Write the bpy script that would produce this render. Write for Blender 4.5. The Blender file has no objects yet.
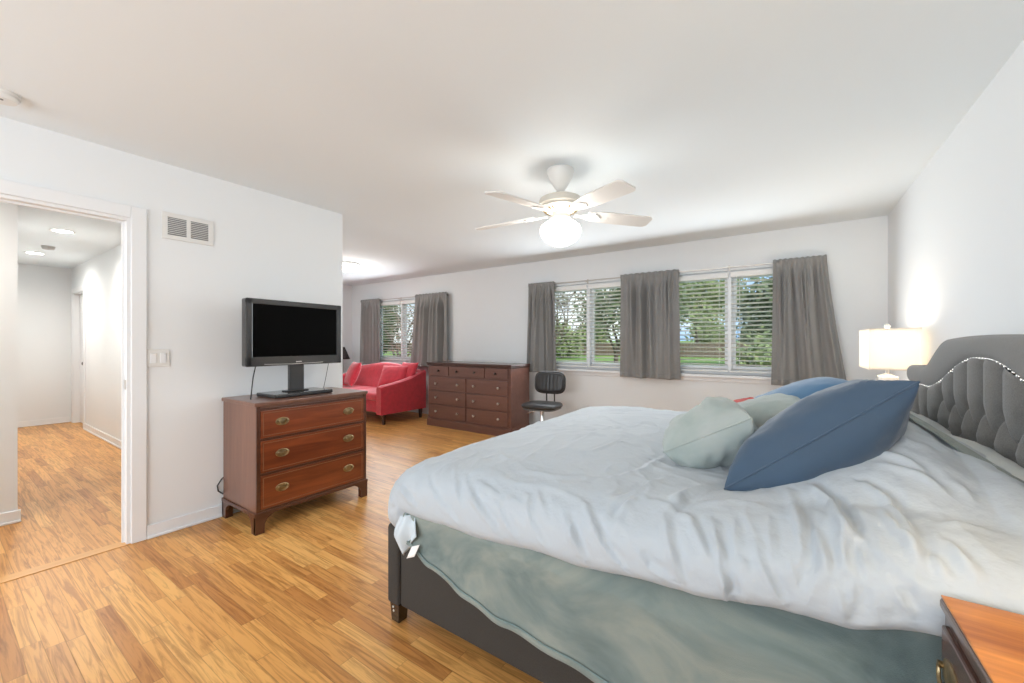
import bpy, bmesh, math, random
import numpy as np
from mathutils import Vector, Matrix, noise, Euler
PI = math.pi
R = math.radians
scn = bpy.context.scene
COL = scn.collection
random.seed(7)

# ------------------------------------------------------------------ camera
CAMH = 1.255
cd = bpy.data.cameras.new('camera'); cam = bpy.data.objects.new('camera', cd); COL.objects.link(cam)
cam.location = (0, 0, CAMH); cam.rotation_euler = (R(90), 0, R(34.4))
cd.sensor_width = 36; cd.lens = 36 * 405 / 1024; cd.shift_y = 1.5 / 1024; cd.clip_start = .05; cd.clip_end = 400
scn.camera = cam
# ------------------------------------------------------------------ world, lights, exposure
scn.view_settings.view_transform = 'Standard'; scn.view_settings.look = 'None'
scn.view_settings.gamma = 1; scn.view_settings.use_curve_mapping = False
scn.view_settings.exposure = 0.08
w = bpy.data.worlds.new('sky'); scn.world = w; w.use_nodes = True
nt = w.node_tree; nt.nodes.clear()
o_ = nt.nodes.new('ShaderNodeOutputWorld'); b_ = nt.nodes.new('ShaderNodeBackground')
tc = nt.nodes.new('ShaderNodeTexCoord'); nz = nt.nodes.new('ShaderNodeTexNoise'); rp = nt.nodes.new('ShaderNodeValToRGB')
nz.inputs['Scale'].default_value = 3.2; nz.inputs['Detail'].default_value = 5
rp.color_ramp.elements[0].position = .42; rp.color_ramp.elements[0].color = (.42, .62, .95, 1)
rp.color_ramp.elements[1].position = .6; rp.color_ramp.elements[1].color = (.95, .97, 1, 1)
nt.links.new(tc.outputs['Generated'], nz.inputs['Vector']); nt.links.new(nz.outputs['Fac'], rp.inputs['Fac'])
nt.links.new(rp.outputs['Color'], b_.inputs['Color']); b_.inputs['Strength'].default_value = 1.3
nt.links.new(b_.outputs['Background'], o_.inputs['Surface'])

def lamp(name, kind, loc, energy, color=(1, 1, 1), **kw):
    d = bpy.data.lights.new(name, kind); d.energy = energy; d.color = color
    for k, v in kw.items():
        if k != 'rot': setattr(d, k, v)
    o = bpy.data.objects.new(name, d); COL.objects.link(o); o.location = loc
    if 'rot' in kw: o.rotation_euler = kw['rot']
    return o
lamp('sun', 'SUN', (5, 0, 12), 4.0, (1, .95, .86), angle=R(3), rot=(R(50), 0, R(62)))
# fill light at an added window behind the viewer; daylight by far windows
lamp('added_fill_near', 'AREA', (-1.5, -2.52, 1.45), 90, (.90, .955, 1), shape='RECTANGLE', size=3.2, size_y=1.7, rot=(R(90), 0, 0))
for nm, x, wd, e in (('a', -6.0, 1.4, 26), ('b', -2.24, 1.4, 22), ('c', -.55, 1.4, 18)):
    lamp('daylight_window_' + nm, 'AREA', (x, 4.80, 1.48), e, (.90, .955, 1), shape='RECTANGLE', size=wd, size_y=1.1, rot=(R(-86), 0, 0))

# ------------------------------------------------------------------ materials
def nodes(m):
    return m.node_tree.nodes, m.node_tree.links
def mat(name, col, rough=.5, metal=0, bump=0, bscale=60, var=0, vscale=6, sheen=0, coat=0, spec=.5, stretch=(1, 1, 1), emit=None, es=0, col2=None):
    m = bpy.data.materials.new(name); m.use_nodes = True
    N, L = nodes(m); p = N['Principled BSDF']
    p.inputs['Base Color'].default_value = (*col, 1); p.inputs['Roughness'].default_value = rough
    p.inputs['Metallic'].default_value = metal; p.inputs['Specular IOR Level'].default_value = spec
    p.inputs['Sheen Weight'].default_value = sheen; p.inputs['Coat Weight'].default_value = coat
    if emit:
        p.inputs['Emission Color'].default_value = (*emit, 1); p.inputs['Emission Strength'].default_value = es
    t = N.new('ShaderNodeTexCoord'); mp = N.new('ShaderNodeMapping'); mp.inputs['Scale'].default_value = stretch
    L.new(t.outputs['Object'], mp.inputs['Vector'])
    if var or col2:
        n = N.new('ShaderNodeTexNoise'); n.inputs['Scale'].default_value = vscale; n.inputs['Detail'].default_value = 6
        L.new(mp.outputs['Vector'], n.inputs['Vector'])
        r = N.new('ShaderNodeValToRGB'); r.color_ramp.elements[0].position = .3; r.color_ramp.elements[1].position = .7
        c2 = col2 or tuple(min(1, c * (1 + var)) for c in col)
        c1 = col if col2 else tuple(c * (1 - var) for c in col)
        r.color_ramp.elements[0].color = (*c1, 1); r.color_ramp.elements[1].color = (*c2, 1)
        L.new(n.outputs['Fac'], r.inputs['Fac']); L.new(r.outputs['Color'], p.inputs['Base Color'])
    if bump:
        n = N.new('ShaderNodeTexNoise'); n.inputs['Scale'].default_value = bscale; n.inputs['Detail'].default_value = 3
        L.new(mp.outputs['Vector'], n.inputs['Vector'])
        b = N.new('ShaderNodeBump'); b.inputs['Strength'].default_value = bump; b.inputs['Distance'].default_value = .01
        L.new(n.outputs['Fac'], b.inputs['Height']); L.new(b.outputs['Normal'], p.inputs['Normal'])
    return m

def wood(name, c1, c2, axis=0, rough=.35, coat=.2, scale=1.0):
    """streaky wood, the grain along the given object axis"""
    m = bpy.data.materials.new(name); m.use_nodes = True; N, L = nodes(m); p = N['Principled BSDF']
    t = N.new('ShaderNodeTexCoord'); mp = N.new('ShaderNodeMapping')
    s = [14 * scale] * 3; s[axis] = 1.3 * scale; mp.inputs['Scale'].default_value = s
    n = N.new('ShaderNodeTexNoise'); n.inputs['Scale'].default_value = 1.6; n.inputs['Detail'].default_value = 8; n.inputs['Roughness'].default_value = .62; n.inputs['Distortion'].default_value = .8
    n2 = N.new('ShaderNodeTexNoise'); n2.inputs['Scale'].default_value = .35; n2.inputs['Detail'].default_value = 3
    r = N.new('ShaderNodeValToRGB'); r.color_ramp.elements[0].position = .32; r.color_ramp.elements[1].position = .68
    r.color_ramp.elements[0].color = (*c1, 1); r.color_ramp.elements[1].color = (*c2, 1)
    mx = N.new('ShaderNodeMath'); mx.operation = 'MULTIPLY_ADD'; mx.inputs[1].default_value = .55
    ml = N.new('ShaderNodeMath'); ml.operation = 'MULTIPLY'; ml.inputs[1].default_value = .45
    L.new(t.outputs['Object'], mp.inputs['Vector']); L.new(mp.outputs['Vector'], n.inputs['Vector']); L.new(mp.outputs['Vector'], n2.inputs['Vector'])
    L.new(n2.outputs['Fac'], ml.inputs[0]); L.new(n.outputs['Fac'], mx.inputs[0]); L.new(ml.outputs[0], mx.inputs[2])
    L.new(mx.outputs[0], r.inputs['Fac']); L.new(r.outputs['Color'], p.inputs['Base Color'])
    p.inputs['Roughness'].default_value = rough; p.inputs['Coat Weight'].default_value = coat; p.inputs['Coat Roughness'].default_value = .15
    return m

def oak_floor():
    m = bpy.data.materials.new('oak_strip_floor'); m.use_nodes = True; N, L = nodes(m); p = N['Principled BSDF']
    def M(op, a=None, b=None, c=None):
        n = N.new('ShaderNodeMath'); n.operation = op
        for i, v in enumerate((a, b, c)):
            if v is None: continue
            if isinstance(v, (int, float)): n.inputs[i].default_value = v
            else: L.new(v, n.inputs[i])
        return n.outputs[0]
    t = N.new('ShaderNodeTexCoord'); s = N.new('ShaderNodeSeparateXYZ'); L.new(t.outputs['Object'], s.inputs[0])
    W = .0575
    yr = M('DIVIDE', s.outputs['Y'], W); row = M('FLOOR', yr); fy = M('FRACT', yr)
    wn = N.new('ShaderNodeTexWhiteNoise'); wn.noise_dimensions = '1D'; L.new(row, wn.inputs['W'])
    ln = M('MULTIPLY_ADD', wn.outputs['Value'], .5, .42)
    xo = M('ADD', M('DIVIDE', s.outputs['X'], ln), M('MULTIPLY', wn.outputs['Value'], 37.7))
    colx = M('FLOOR', xo); fx = M('FRACT', xo)
    cv = N.new('ShaderNodeCombineXYZ'); L.new(row, cv.inputs[0]); L.new(colx, cv.inputs[1])
    w2 = N.new('ShaderNodeTexWhiteNoise'); w2.noise_dimensions = '2D'; L.new(cv.outputs[0], w2.inputs['Vector'])
    r = N.new('ShaderNodeValToRGB'); cr = r.color_ramp
    cr.elements[0].position = 0; cr.elements[0].color = (.49, .215, .062, 1)
    cr.elements[1].position = 1; cr.elements[1].color = (.76, .43, .145, 1)
    for pos, c in ((.06, (.56, .265, .08)), (.25, (.63, .315, .096)), (.55, (.67, .335, .10)), (.8, (.72, .38, .12))):
        e = cr.elements.new(pos); e.color = (*c, 1)
    L.new(w2.outputs['Value'], r.inputs['Fac'])
    # grain
    of = N.new('ShaderNodeCombineXYZ'); L.new(M('MULTIPLY', w2.outputs['Value'], 30), of.inputs[2]); L.new(M('MULTIPLY', s.outputs['X'], 1.6), of.inputs[0]); L.new(M('MULTIPLY', s.outputs['Y'], 26), of.inputs[1])
    g = N.new('ShaderNodeTexNoise'); g.inputs['Scale'].default_value = 1.5; g.inputs['Detail'].default_value = 7; g.inputs['Roughness'].default_value = .6; g.inputs['Distortion'].default_value = 1.6
    L.new(of.outputs[0], g.inputs['Vector'])
    gr = N.new('ShaderNodeValToRGB'); gr.color_ramp.elements[0].position = .36; gr.color_ramp.elements[0].color = (.58, .50, .42, 1); gr.color_ramp.elements[1].position = .56; gr.color_ramp.elements[1].color = (1.05, 1.03, 1, 1)
    L.new(g.outputs['Fac'], gr.inputs['Fac'])
    mx = N.new('ShaderNodeMix'); mx.data_type = 'RGBA'; mx.blend_type = 'MULTIPLY'; mx.inputs['Factor'].default_value = .85
    L.new(r.outputs['Color'], mx.inputs['A']); L.new(gr.outputs['Color'], mx.inputs['B'])
    # seams
    ey = M('MINIMUM', fy, M('SUBTRACT', 1, fy)); ex = M('MINIMUM', M('MULTIPLY', fx, 9), M('MULTIPLY', M('SUBTRACT', 1, fx), 9))
    ed = M('MINIMUM', ey, ex); sm = M('SMOOTH_MIN', M('DIVIDE', ed, .03), 1, .2)
    dk = N.new('ShaderNodeMix'); dk.data_type = 'RGBA'; dk.blend_type = 'MULTIPLY'; dk.inputs['Factor'].default_value = 1
    cc = N.new('ShaderNodeCombineXYZ'); v = M('MULTIPLY_ADD', sm, .42, .58)
    for i in range(3): L.new(v, cc.inputs[i])
    L.new(mx.outputs['Result'], dk.inputs['A']); L.new(cc.outputs[0], dk.inputs['B'])
    L.new(dk.outputs['Result'], p.inputs['Base Color'])
    p.inputs['Roughness'].default_value = .34; p.inputs['Specular IOR Level'].default_value = .4
    b = N.new('ShaderNodeBump'); b.inputs['Strength'].default_value = .15; b.inputs['Distance'].default_value = .003
    L.new(sm, b.inputs['Height']); L.new(b.outputs['Normal'], p.inputs['Normal'])
    return m

def translucent(name, col, trans=.5, rough=.8):
    m = bpy.data.materials.new(name); m.use_nodes = True; N, L = nodes(m); p = N['Principled BSDF']; out = N['Material Output']
    p.inputs['Base Color'].default_value = (*col, 1); p.inputs['Roughness'].default_value = rough
    t = N.new('ShaderNodeBsdfTranslucent'); t.inputs['Color'].default_value = (*col, 1)
    mx = N.new('ShaderNodeMixShader'); mx.inputs[0].default_value = trans
    L.new(p.outputs[0], mx.inputs[1]); L.new(t.outputs[0], mx.inputs[2]); L.new(mx.outputs[0], out.inputs['Surface'])
    n = N.new('ShaderNodeTexNoise'); n.inputs['Scale'].default_value = 300; b = N.new('ShaderNodeBump'); b.inputs['Strength'].default_value = .08
    L.new(n.outputs['Fac'], b.inputs['Height']); L.new(b.outputs['Normal'], p.inputs['Normal'])
    return m
def pane_glass():
    m = bpy.data.materials.new('window_glass'); m.use_nodes = True; N, L = nodes(m); out = N['Material Output']
    N.remove(N['Principled BSDF'])
    t = N.new('ShaderNodeBsdfTransparent'); t.inputs[0].default_value = (.96, .98, .97, 1); g = N.new('ShaderNodeBsdfGlossy'); g.inputs['Roughness'].default_value = .02
    f = N.new('ShaderNodeFresnel'); f.inputs[0].default_value = 1.12; mx = N.new('ShaderNodeMixShader')
    L.new(f.outputs[0], mx.inputs[0]); L.new(t.outputs[0], mx.inputs[1]); L.new(g.outputs[0], mx.inputs[2]); L.new(mx.outputs[0], out.inputs['Surface'])
    return m
def cloth_dye(name, cols, scale=2.2):
    m = mat(name, cols[0], .9, bump=.25, bscale=420, sheen=.2); N, L = nodes(m); p = N['Principled BSDF']
    t = N.new('ShaderNodeTexCoord'); n = N.new('ShaderNodeTexNoise'); n.inputs['Scale'].default_value = scale; n.inputs['Detail'].default_value = 5; n.inputs['Roughness'].default_value = .55; n.inputs['Distortion'].default_value = .7
    mp = N.new('ShaderNodeMapping'); mp.inputs['Scale'].default_value = (1, 1, 1.7)
    r = N.new('ShaderNodeValToRGB'); cr = r.color_ramp
    cr.elements[0].position = .32; cr.elements[0].color = (*cols[0], 1); cr.elements[1].position = .68; cr.elements[1].color = (*cols[-1], 1)
    for i, c in enumerate(cols[1:-1]):
        e = cr.elements.new(.32 + .36 * (i + 1) / (len(cols) - 1)); e.color = (*c, 1)
    L.new(t.outputs['Object'], mp.inputs['Vector']); L.new(mp.outputs['Vector'], n.inputs['Vector']); L.new(n.outputs['Fac'], r.inputs['Fac']); L.new(r.outputs['Color'], p.inputs['Base Color'])
    return m

WALL = mat('wall_paint', (.825, .85, .864), .75, bump=.03, bscale=220, spec=.2)
CEIL = mat('ceiling_paint', (.825, .885, .92), .85, bump=.03, bscale=160, spec=.1)
TRIM = mat('trim_white', (.84, .855, .87), .4, bump=.01)
OAK = oak_floor()
STRIP = wood('oak_threshold', (.60, .29, .085), (.72, .38, .12), 1, .35)
GLASS = pane_glass()
SLAT = mat('blind_slat_white', (.86, .86, .84), .45, bump=.01)
CURT = mat('curtain_grey', (.265, .26, .252), .85, bump=.2, bscale=500, sheen=.15, var=.03, vscale=8)
NICKEL = mat('brushed_nickel', (.62, .60, .57), .32, 1, bump=.02)
CHROME = mat('chrome', (.75, .75, .75), .15, 1, bump=.005)
BRASS = mat('antique_brass', (.36, .28, .16), .38, 1, bump=.15, bscale=90, var=.25, vscale=40)
BLACK = mat('black_plastic', (.012, .012, .013), .3, bump=.02)
GUN = mat('dark_grey_plastic', (.03, .03, .031), .2, bump=.02, coat=.4)
SCREEN = mat('tv_screen', (.001, .001, .001), .25, spec=.04)
MAHOG = wood('mahogany_front', (.085, .016, .005), (.29, .07, .02), 1, .3, .35)
MAHOGT = wood('mahogany_side', (.14, .062, .04), (.23, .108, .07), 2, .32, .3)
MAHOGD = wood('mahogany_dark', (.05, .017, .009), (.115, .04, .02), 1, .32, .3)
INLAY = mat('inlay_line', (.24, .11, .055), .35, bump=.01)
ESPR = wood('brown_dresser', (.125, .052, .038), (.185, .085, .062), 0, .36, .15)
ESPRT = wood('brown_dresser_top', (.045, .017, .011), (.08, .03, .02), 0, .28, .3)
RED = mat('red_upholstery', (.55, .024, .046), .8, bump=.15, bscale=350, sheen=.5, var=.12, vscale=14)
DARKW = wood('dark_leg', (.03, .013, .009), (.07, .03, .018), 2, .35, .2)
LEATH = mat('black_leather', (.03, .03, .031), .38, bump=.15, bscale=180)
LEATHS = mat('grey_leather_edge', (.16, .16, .16), .35, bump=.1, bscale=180)
DUV = mat('duvet_cotton', (.45, .497, .54), .85, bump=.5, bscale=24, sheen=.15)
DUVD = mat('duvet_tie_cotton', (.56, .63, .68), .85, bump=.08, bscale=420)
SAGE = cloth_dye('tie_dyed_blanket', [(.09, .125, .122), (.16, .205, .198), (.25, .28, .25), (.175, .225, .22)], 2.4)
SAGEP = cloth_dye('sage_pillow_cotton', [(.29, .35, .34), (.36, .415, .40), (.43, .465, .45)], 3.5)
PALEP = cloth_dye('pale_pillow_cotton', [(.50, .55, .55), (.58, .61, .60), (.64, .66, .64)], 3.5)
NAVY = mat('navy_pillow_cotton', (.042, .082, .138), .75, bump=.1, bscale=420, sheen=.25, var=.05)
BLUE = mat('blue_pillow_cotton', (.085, .19, .33), .75, bump=.1, bscale=420, sheen=.25)
BEDF = mat('bed_linen_charcoal', (.042, .037, .032), .9, bump=.3, bscale=600, var=.2, vscale=260)
HEADF = mat('headboard_grey_linen', (.185, .18, .172), .9, bump=.3, bscale=600, var=.14, vscale=240, sheen=.2)
TAGM = mat('white_tag', (.85, .82, .80), .7, bump=.02)
NSW = wood('nightstand_top_wood', (.22, .05, .008), (.80, .32, .06), 0, .3, .15, 1.2)
NSD = wood('nightstand_dark_wood', (.055, .03, .02), (.13, .075, .05), 1, .3, .4)
NSF = wood('nightstand_front_wood', (.04, .014, .008), (.10, .035, .018), 1, .25, .5)
SHADE = translucent('lamp_shade_linen', (.92, .89, .84), .55)
CRYST = mat('lamp_base_ceramic', (.80, .78, .72), .2, bump=.01, coat=.4)
FANW = mat('fan_white', (.80, .79, .76), .4, bump=.01)
FANM = mat('fan_motor_cream', (.70, .66, .58), .4, bump=.01)
GLOBE = mat('lit_globe_glass', (1, .97, .9), .3, emit=(1, .95, .88), es=17)
FLUSHG = mat('lit_diffuser', (1, .98, .95), .3, emit=(1, .96, .9), es=8)
RECESS = mat('lit_recess', (1, 1, 1), .4, emit=(1, .97, .92), es=22)
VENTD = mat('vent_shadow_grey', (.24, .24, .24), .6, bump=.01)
PLASTW = mat('white_plastic', (.78, .78, .76), .35, bump=.01)
GRASSM = mat('lawn', (.09, .20, .035), .9, bump=.5, bscale=8, col2=(.20, .30, .075), vscale=.6)
FENCE = wood('weathered_fence', (.13, .09, .07), (.24, .17, .13), 2, .85, 0)
BARK = mat('bark', (.11, .085, .065), .9, bump=.5, bscale=20, var=.3, vscale=10)
LEAF1 = mat('leaf_green', (.10, .15, .05), .6, bump=.02, col2=(.27, .33, .13), vscale=3)
LEAF2 = mat('leaf_dark', (.05, .085, .04), .6, bump=.02, col2=(.14, .18, .085), vscale=3)
REDF = mat('red_cotton', (.42, .05, .045), .8, bump=.05)
GREYF = mat('patterned_grey_cotton', (.10, .11, .115), .85, bump=.05, col2=(.42, .44, .42), vscale=30)
LSHD = mat('dark_lamp_shade', (.03, .02, .02), .7, bump=.05)
SCUFF = mat('scuffed_white', (.6, .6, .6), .6)

# ------------------------------------------------------------------ mesh helpers
def bmnew(): return bmesh.new()
def box(bm, x0, x1, y0, y1, z0, z1, bev=0, mtx=None, seg=2):
    r = bmesh.ops.create_cube(bm, size=1)['verts']
    for v in r:
        v.co = Vector((x0 + (v.co.x + .5) * (x1 - x0), y0 + (v.co.y + .5) * (y1 - y0), z0 + (v.co.z + .5) * (z1 - z0)))
    es = list({e for v in r for e in v.link_edges})
    vs = set(r)
    if bev:
        res = bmesh.ops.bevel(bm, geom=es, offset=bev, segments=seg, profile=.5, affect='EDGES', clamp_overlap=True)
        vs = {v for f in res['faces'] for v in f.verts} | {v for v in r if v.is_valid}
        # collect whole island
        st = list(vs); seen = set(vs)
        while st:
            v = st.pop()
            for e in v.link_edges:
                q = e.other_vert(v)
                if q not in seen: seen.add(q); st.append(q)
        vs = seen
    if mtx is not None:
        for v in vs: v.co = mtx @ v.co
    return vs
def tube(bm, pts, rad, n=8, caps=True):
    """swept round bar; rad a number or a list"""
    pts = [Vector(p) for p in pts]; rings = []
    up = None
    for i, p in enumerate(pts):
        d = (pts[min(i + 1, len(pts) - 1)] - pts[max(i - 1, 0)]).normalized()
        if up is None: up = d.orthogonal().normalized()
        s = d.cross(up)
        if s.length < 1e-6: s = d.orthogonal()
        s.normalize(); up = s.cross(d).normalized()
        rr = rad[i] if isinstance(rad, (list, tuple)) else rad
        rings.append([bm.verts.new(p + rr * (math.cos(2 * PI * k / n) * s + math.sin(2 * PI * k / n) * up)) for k in range(n)])
    for a, b in zip(rings, rings[1:]):
        for k in range(n):
            bm.faces.new((a[k], a[(k + 1) % n], b[(k + 1) % n], b[k]))
    if caps:
        bm.faces.new(list(reversed(rings[0]))); bm.faces.new(rings[-1])
def lathe(bm, prof, c=(0, 0, 0), n=32, mtx=None):
    """prof: list of (r, z)"""
    c = Vector(c); rings = []
    for r, z in prof:
        ring = [bm.verts.new(c + Vector((r * math.cos(2 * PI * k / n), r * math.sin(2 * PI * k / n), z))) for k in range(n)] if r > 1e-5 else [bm.verts.new(c + Vector((0, 0, z)))]
        rings.append(ring)
    for a, b in zip(rings, rings[1:]):
        for k in range(n):
            if len(a) == 1 and len(b) == 1: continue
            if len(a) == 1: bm.faces.new((a[0], b[(k + 1) % n], b[k]))
            elif len(b) == 1: bm.faces.new((a[k], a[(k + 1) % n], b[0]))
            else: bm.faces.new((a[k], a[(k + 1) % n], b[(k + 1) % n], b[k]))
    if mtx is not None:
        for ring in rings:
            for v in ring: v.co = mtx @ v.co
def gridmesh(bm, nx, ny, fn, closex=False):
    vs = [[bm.verts.new(fn(i / (nx if closex else nx - 1), j / (ny - 1))) for j in range(ny)] for i in range(nx)]
    for i in range(nx if closex else nx - 1):
        for j in range(ny - 1):
            a = vs[i]; b = vs[(i + 1) % nx]
            bm.faces.new((a[j], b[j], b[j + 1], a[j + 1]))
    return vs
def prism(bm, poly, axis, a, b):
    """poly of 2-D points extruded along an axis (0 x, 1 y, 2 z) from a to b"""
    def P(p, t): q = list(p); q.insert(axis, t); return Vector(q)
    A = [bm.verts.new(P(p, a)) for p in poly]; B = [bm.verts.new(P(p, b)) for p in poly]
    n = len(poly)
    for i in range(n): bm.faces.new((A[i], A[(i + 1) % n], B[(i + 1) % n], B[i]))
    bm.faces.new(list(reversed(A))); bm.faces.new(B)

def obj(name, bm, m, parent=None, smooth=False, kind=None, bevel=0, solid=0, sub=0):
    bmesh.ops.recalc_face_normals(bm, faces=bm.faces)
    me = bpy.data.meshes.new(name); bm.to_mesh(me); bm.free()
    me.materials.append(m)
    if smooth:
        for p in me.polygons: p.use_smooth = True
        if smooth == 'auto': me.set_sharp_from_angle(angle=R(35))
    o = bpy.data.objects.new(name, me); COL.objects.link(o)
    if parent is not None: o.parent = parent
    if solid:
        s = o.modifiers.new('solid', 'SOLIDIFY'); s.thickness = solid; s.offset = 0
    if bevel:
        s = o.modifiers.new('bevel', 'BEVEL'); s.width = bevel; s.segments = 2; s.limit_method = 'ANGLE'
    if sub:
        s = o.modifiers.new('sub', 'SUBSURF'); s.levels = sub; s.render_levels = sub
    if kind: o['kind'] = kind
    return o
def tag(o, label, cat, group=None, kind=None):
    o['label'] = label; o['category'] = cat
    if group: o['group'] = group
    if kind: o['kind'] = kind
    return o
def thing(name, label, cat, loc=(0, 0, 0), rz=0, group=None):
    o = bpy.data.objects.new(name, None); COL.objects.link(o); o.empty_display_size = .1
    o.location = loc; o.rotation_euler = (0, 0, rz)
    return tag(o, label, cat, group)
def dup(root, loc, rz=None, label=None, scale=None):
    r = root.copy(); COL.objects.link(r); r.location = loc
    if rz is not None: r.rotation_euler = (0, 0, rz)
    if label: r['label'] = label
    if scale: r.scale = scale
    for ch in root.children:
        c = ch.copy(); COL.objects.link(c); c.parent = r
        for g in ch.children:
            d = g.copy(); COL.objects.link(d); d.parent = c
    return r
def struct(name, bm, m, parent=None, **k):
    return obj(name, bm, m, parent, kind='structure', **k)
def sstep(a, b, x):
    t = max(0, min(1, (x - a) / (b - a))); return t * t * (3 - 2 * t)
def interp(pts, x):
    if x <= pts[0][0]: return pts[0][1]
    for (a, p), (b, q) in zip(pts, pts[1:]):
        if x <= b:
            t = (x - a) / (b - a); t = t * t * (3 - 2 * t); return p + (q - p) * t
    return pts[-1][1]
def lerp(a, b, t): return a + (b - a) * t
def nse(x, y, z=0): return noise.noise(Vector((x, y, z)))

# ------------------------------------------------------------------ room shell
H = 2.44; XL = -3.40; XR = .755; YB = 5.08; YN = -2.6; XN = -7.52; YC = 2.2; DY0, DY1, DZ = -.09, .742, 2.035
HY0, HY1, HX = .385, 1.36, -9.45; WT = .07
bm = bmnew(); box(bm, -9.7, XR + .15, YN - .15, YB + .15, -.12, 0); struct('floor', bm, OAK)
bm = bmnew(); box(bm, -9.7, XR + .15, YN - .15, YB + .15, H, H + .12); struct('ceiling', bm, CEIL)
bm = bmnew(); box(bm, XR, XR + .15, YN - .15, YB + .15, 0, H); struct('wall_right', bm, WALL)
bm = bmnew()
box(bm, XL - WT, XL, YN, DY0, 0, H); box(bm, XL - WT, XL, DY1, YC, 0, H); box(bm, XL - WT, XL, DY0, DY1, DZ, H)
struct('wall_left', bm, WALL)
bm = bmnew()
WZ0, WZ1 = .90, 2.06
WINS = [(-6.73, -5.27), (-2.97, -1.51), (-1.28, .18)]
xs = XN - .15
for a, b in WINS:
    box(bm, xs, a, YB, YB + .15, 0, H); box(bm, a, b, YB, YB + .15, 0, WZ0); box(bm, a, b, YB, YB + .15, WZ1, H); xs = b
box(bm, xs, XR + .15, YB, YB + .15, 0, H); struct('wall_back', bm, WALL)
bm = bmnew(); box(bm, XN - .12, XN, YC, YB, 0, H); struct('wall_nook', bm, WALL)
bm = bmnew(); box(bm, XN - .12, XL - WT, YC - .1, YC, 0, H); struct('wall_nook_side', bm, WALL)
bm = bmnew(); box(bm, -9.6, -4.47, HY0 - .1, HY0, 0, H); box(bm, -4.57, -4.47, YN, HY0 - .1, 0, H); struct('wall_hall_left', bm, WALL)
DX0, DX1, DH = -9.28, -8.55, 2.03
bm = bmnew(); box(bm, DX1, XL - WT, HY1, HY1 + .1, 0, H); box(bm, DX0, DX1, HY1, HY1 + .1, DH, H); box(bm, -9.6, DX0, HY1, HY1 + .1, 0, H)
struct('wall_hall_right', bm, WALL)
bm = bmnew(); box(bm, HX - .1, HX, HY0, HY1, 0, H); struct('wall_hall_end', bm, WALL)
bm = bmnew(); box(bm, -4.6, XL, YN - .15, YN, 0, H); box(bm, XL, -3.15, YN - .15, YN, 0, H); box(bm, .15, XR, YN - .15, YN, 0, H)
box(bm, -3.15, .15, YN - .15, YN, 0, .6); box(bm, -3.15, .15, YN - .15, YN, 2.3, H); struct('wall_near', bm, WALL)

# baseboards
def base(name, segs):
    bm = bmnew()
    for x0, x1, y0, y1 in segs:
        box(bm, x0, x1, y0, y1, 0, .085, .004)
        dx, dy = (x1 - x0) > (y1 - y0), 0
        if (x1 - x0) > (y1 - y0):
            if y0 > 4 or (y0 < .5 and y1 < HY0): box(bm, x0, x1, y0 - .012, y0, 0, .018, .005)
            else: box(bm, x0, x1, y1, y1 + .012, 0, .018, .005) if name != 'baseboard_hall_right' else box(bm, x0, x1, y0 - .012, y0, 0, .018, .005)
        else:
            if x0 > 0: box(bm, x0 - .012, x0, y0, y1, 0, .018, .005)
            else: box(bm, x1, x1 + .012, y0, y1, 0, .018, .005)
    struct(name, bm, TRIM)
base('baseboard_left', [(XL, XL + .014, DY1 + .075, YC), (XL, XL + .014, YN, DY0 - .075)])
base('baseboard_back', [(XN, XR, YB - .014, YB)])
base('baseboard_right', [(XR - .014, XR, YN, YB - .02)])
base('baseboard_nook', [(XN, XN + .014, YC, YB - .02)])
base('baseboard_hall_left', [(-4.47, -4.456, YN, HY0 + .014)])
base('baseboard_hall_right', [(DX1 + .075, XL - WT - .005, HY1 - .014, HY1)])
base('baseboard_hall_end', [(HX, HX + .014, HY0, HY1 - .02)])

# bedroom doorway casing and jamb lining
bm = bmnew()
for x0, x1 in ((XL, XL + .016),):
    box(bm, x0, x1, DY1, DY1 + .075, 0, DZ + .075, .004); box(bm, x0, x1, DY0 - .075, DY0, 0, DZ + .075, .004)
    box(bm, x0, x1, DY0, DY1, DZ, DZ + .075, .004)
box(bm, XL - WT - .002, XL + .002, DY1 - .018, DY1, 0, DZ); box(bm, XL - WT - .002, XL + .002, DY0, DY0 + .018, 0, DZ); box(bm, XL - WT - .002, XL + .002, DY0 + .018, DY1 - .018, DZ - .018, DZ)
for a in (DY1 - .03,): box(bm, XL - .06, XL - .045, a, DY1 - .016, 0, DZ - .018)
box(bm, XL - .06, XL - .045, DY0 + .018, DY1 - .03, DZ - .03, DZ - .016)
casing = struct('trim_1', bm, TRIM)
bm = bmnew(); box(bm, XL - .04, XL - .012, DY1 - .0205, DY1 - .0175, .965, 1.025, .001); obj('strike_plate', bm, NICKEL, casing)
bm = bmnew(); box(bm, XL - .075, XL + .012, DY0, DY1, .0005, .004, .0015); struct('trim_2', bm, STRIP)
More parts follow.
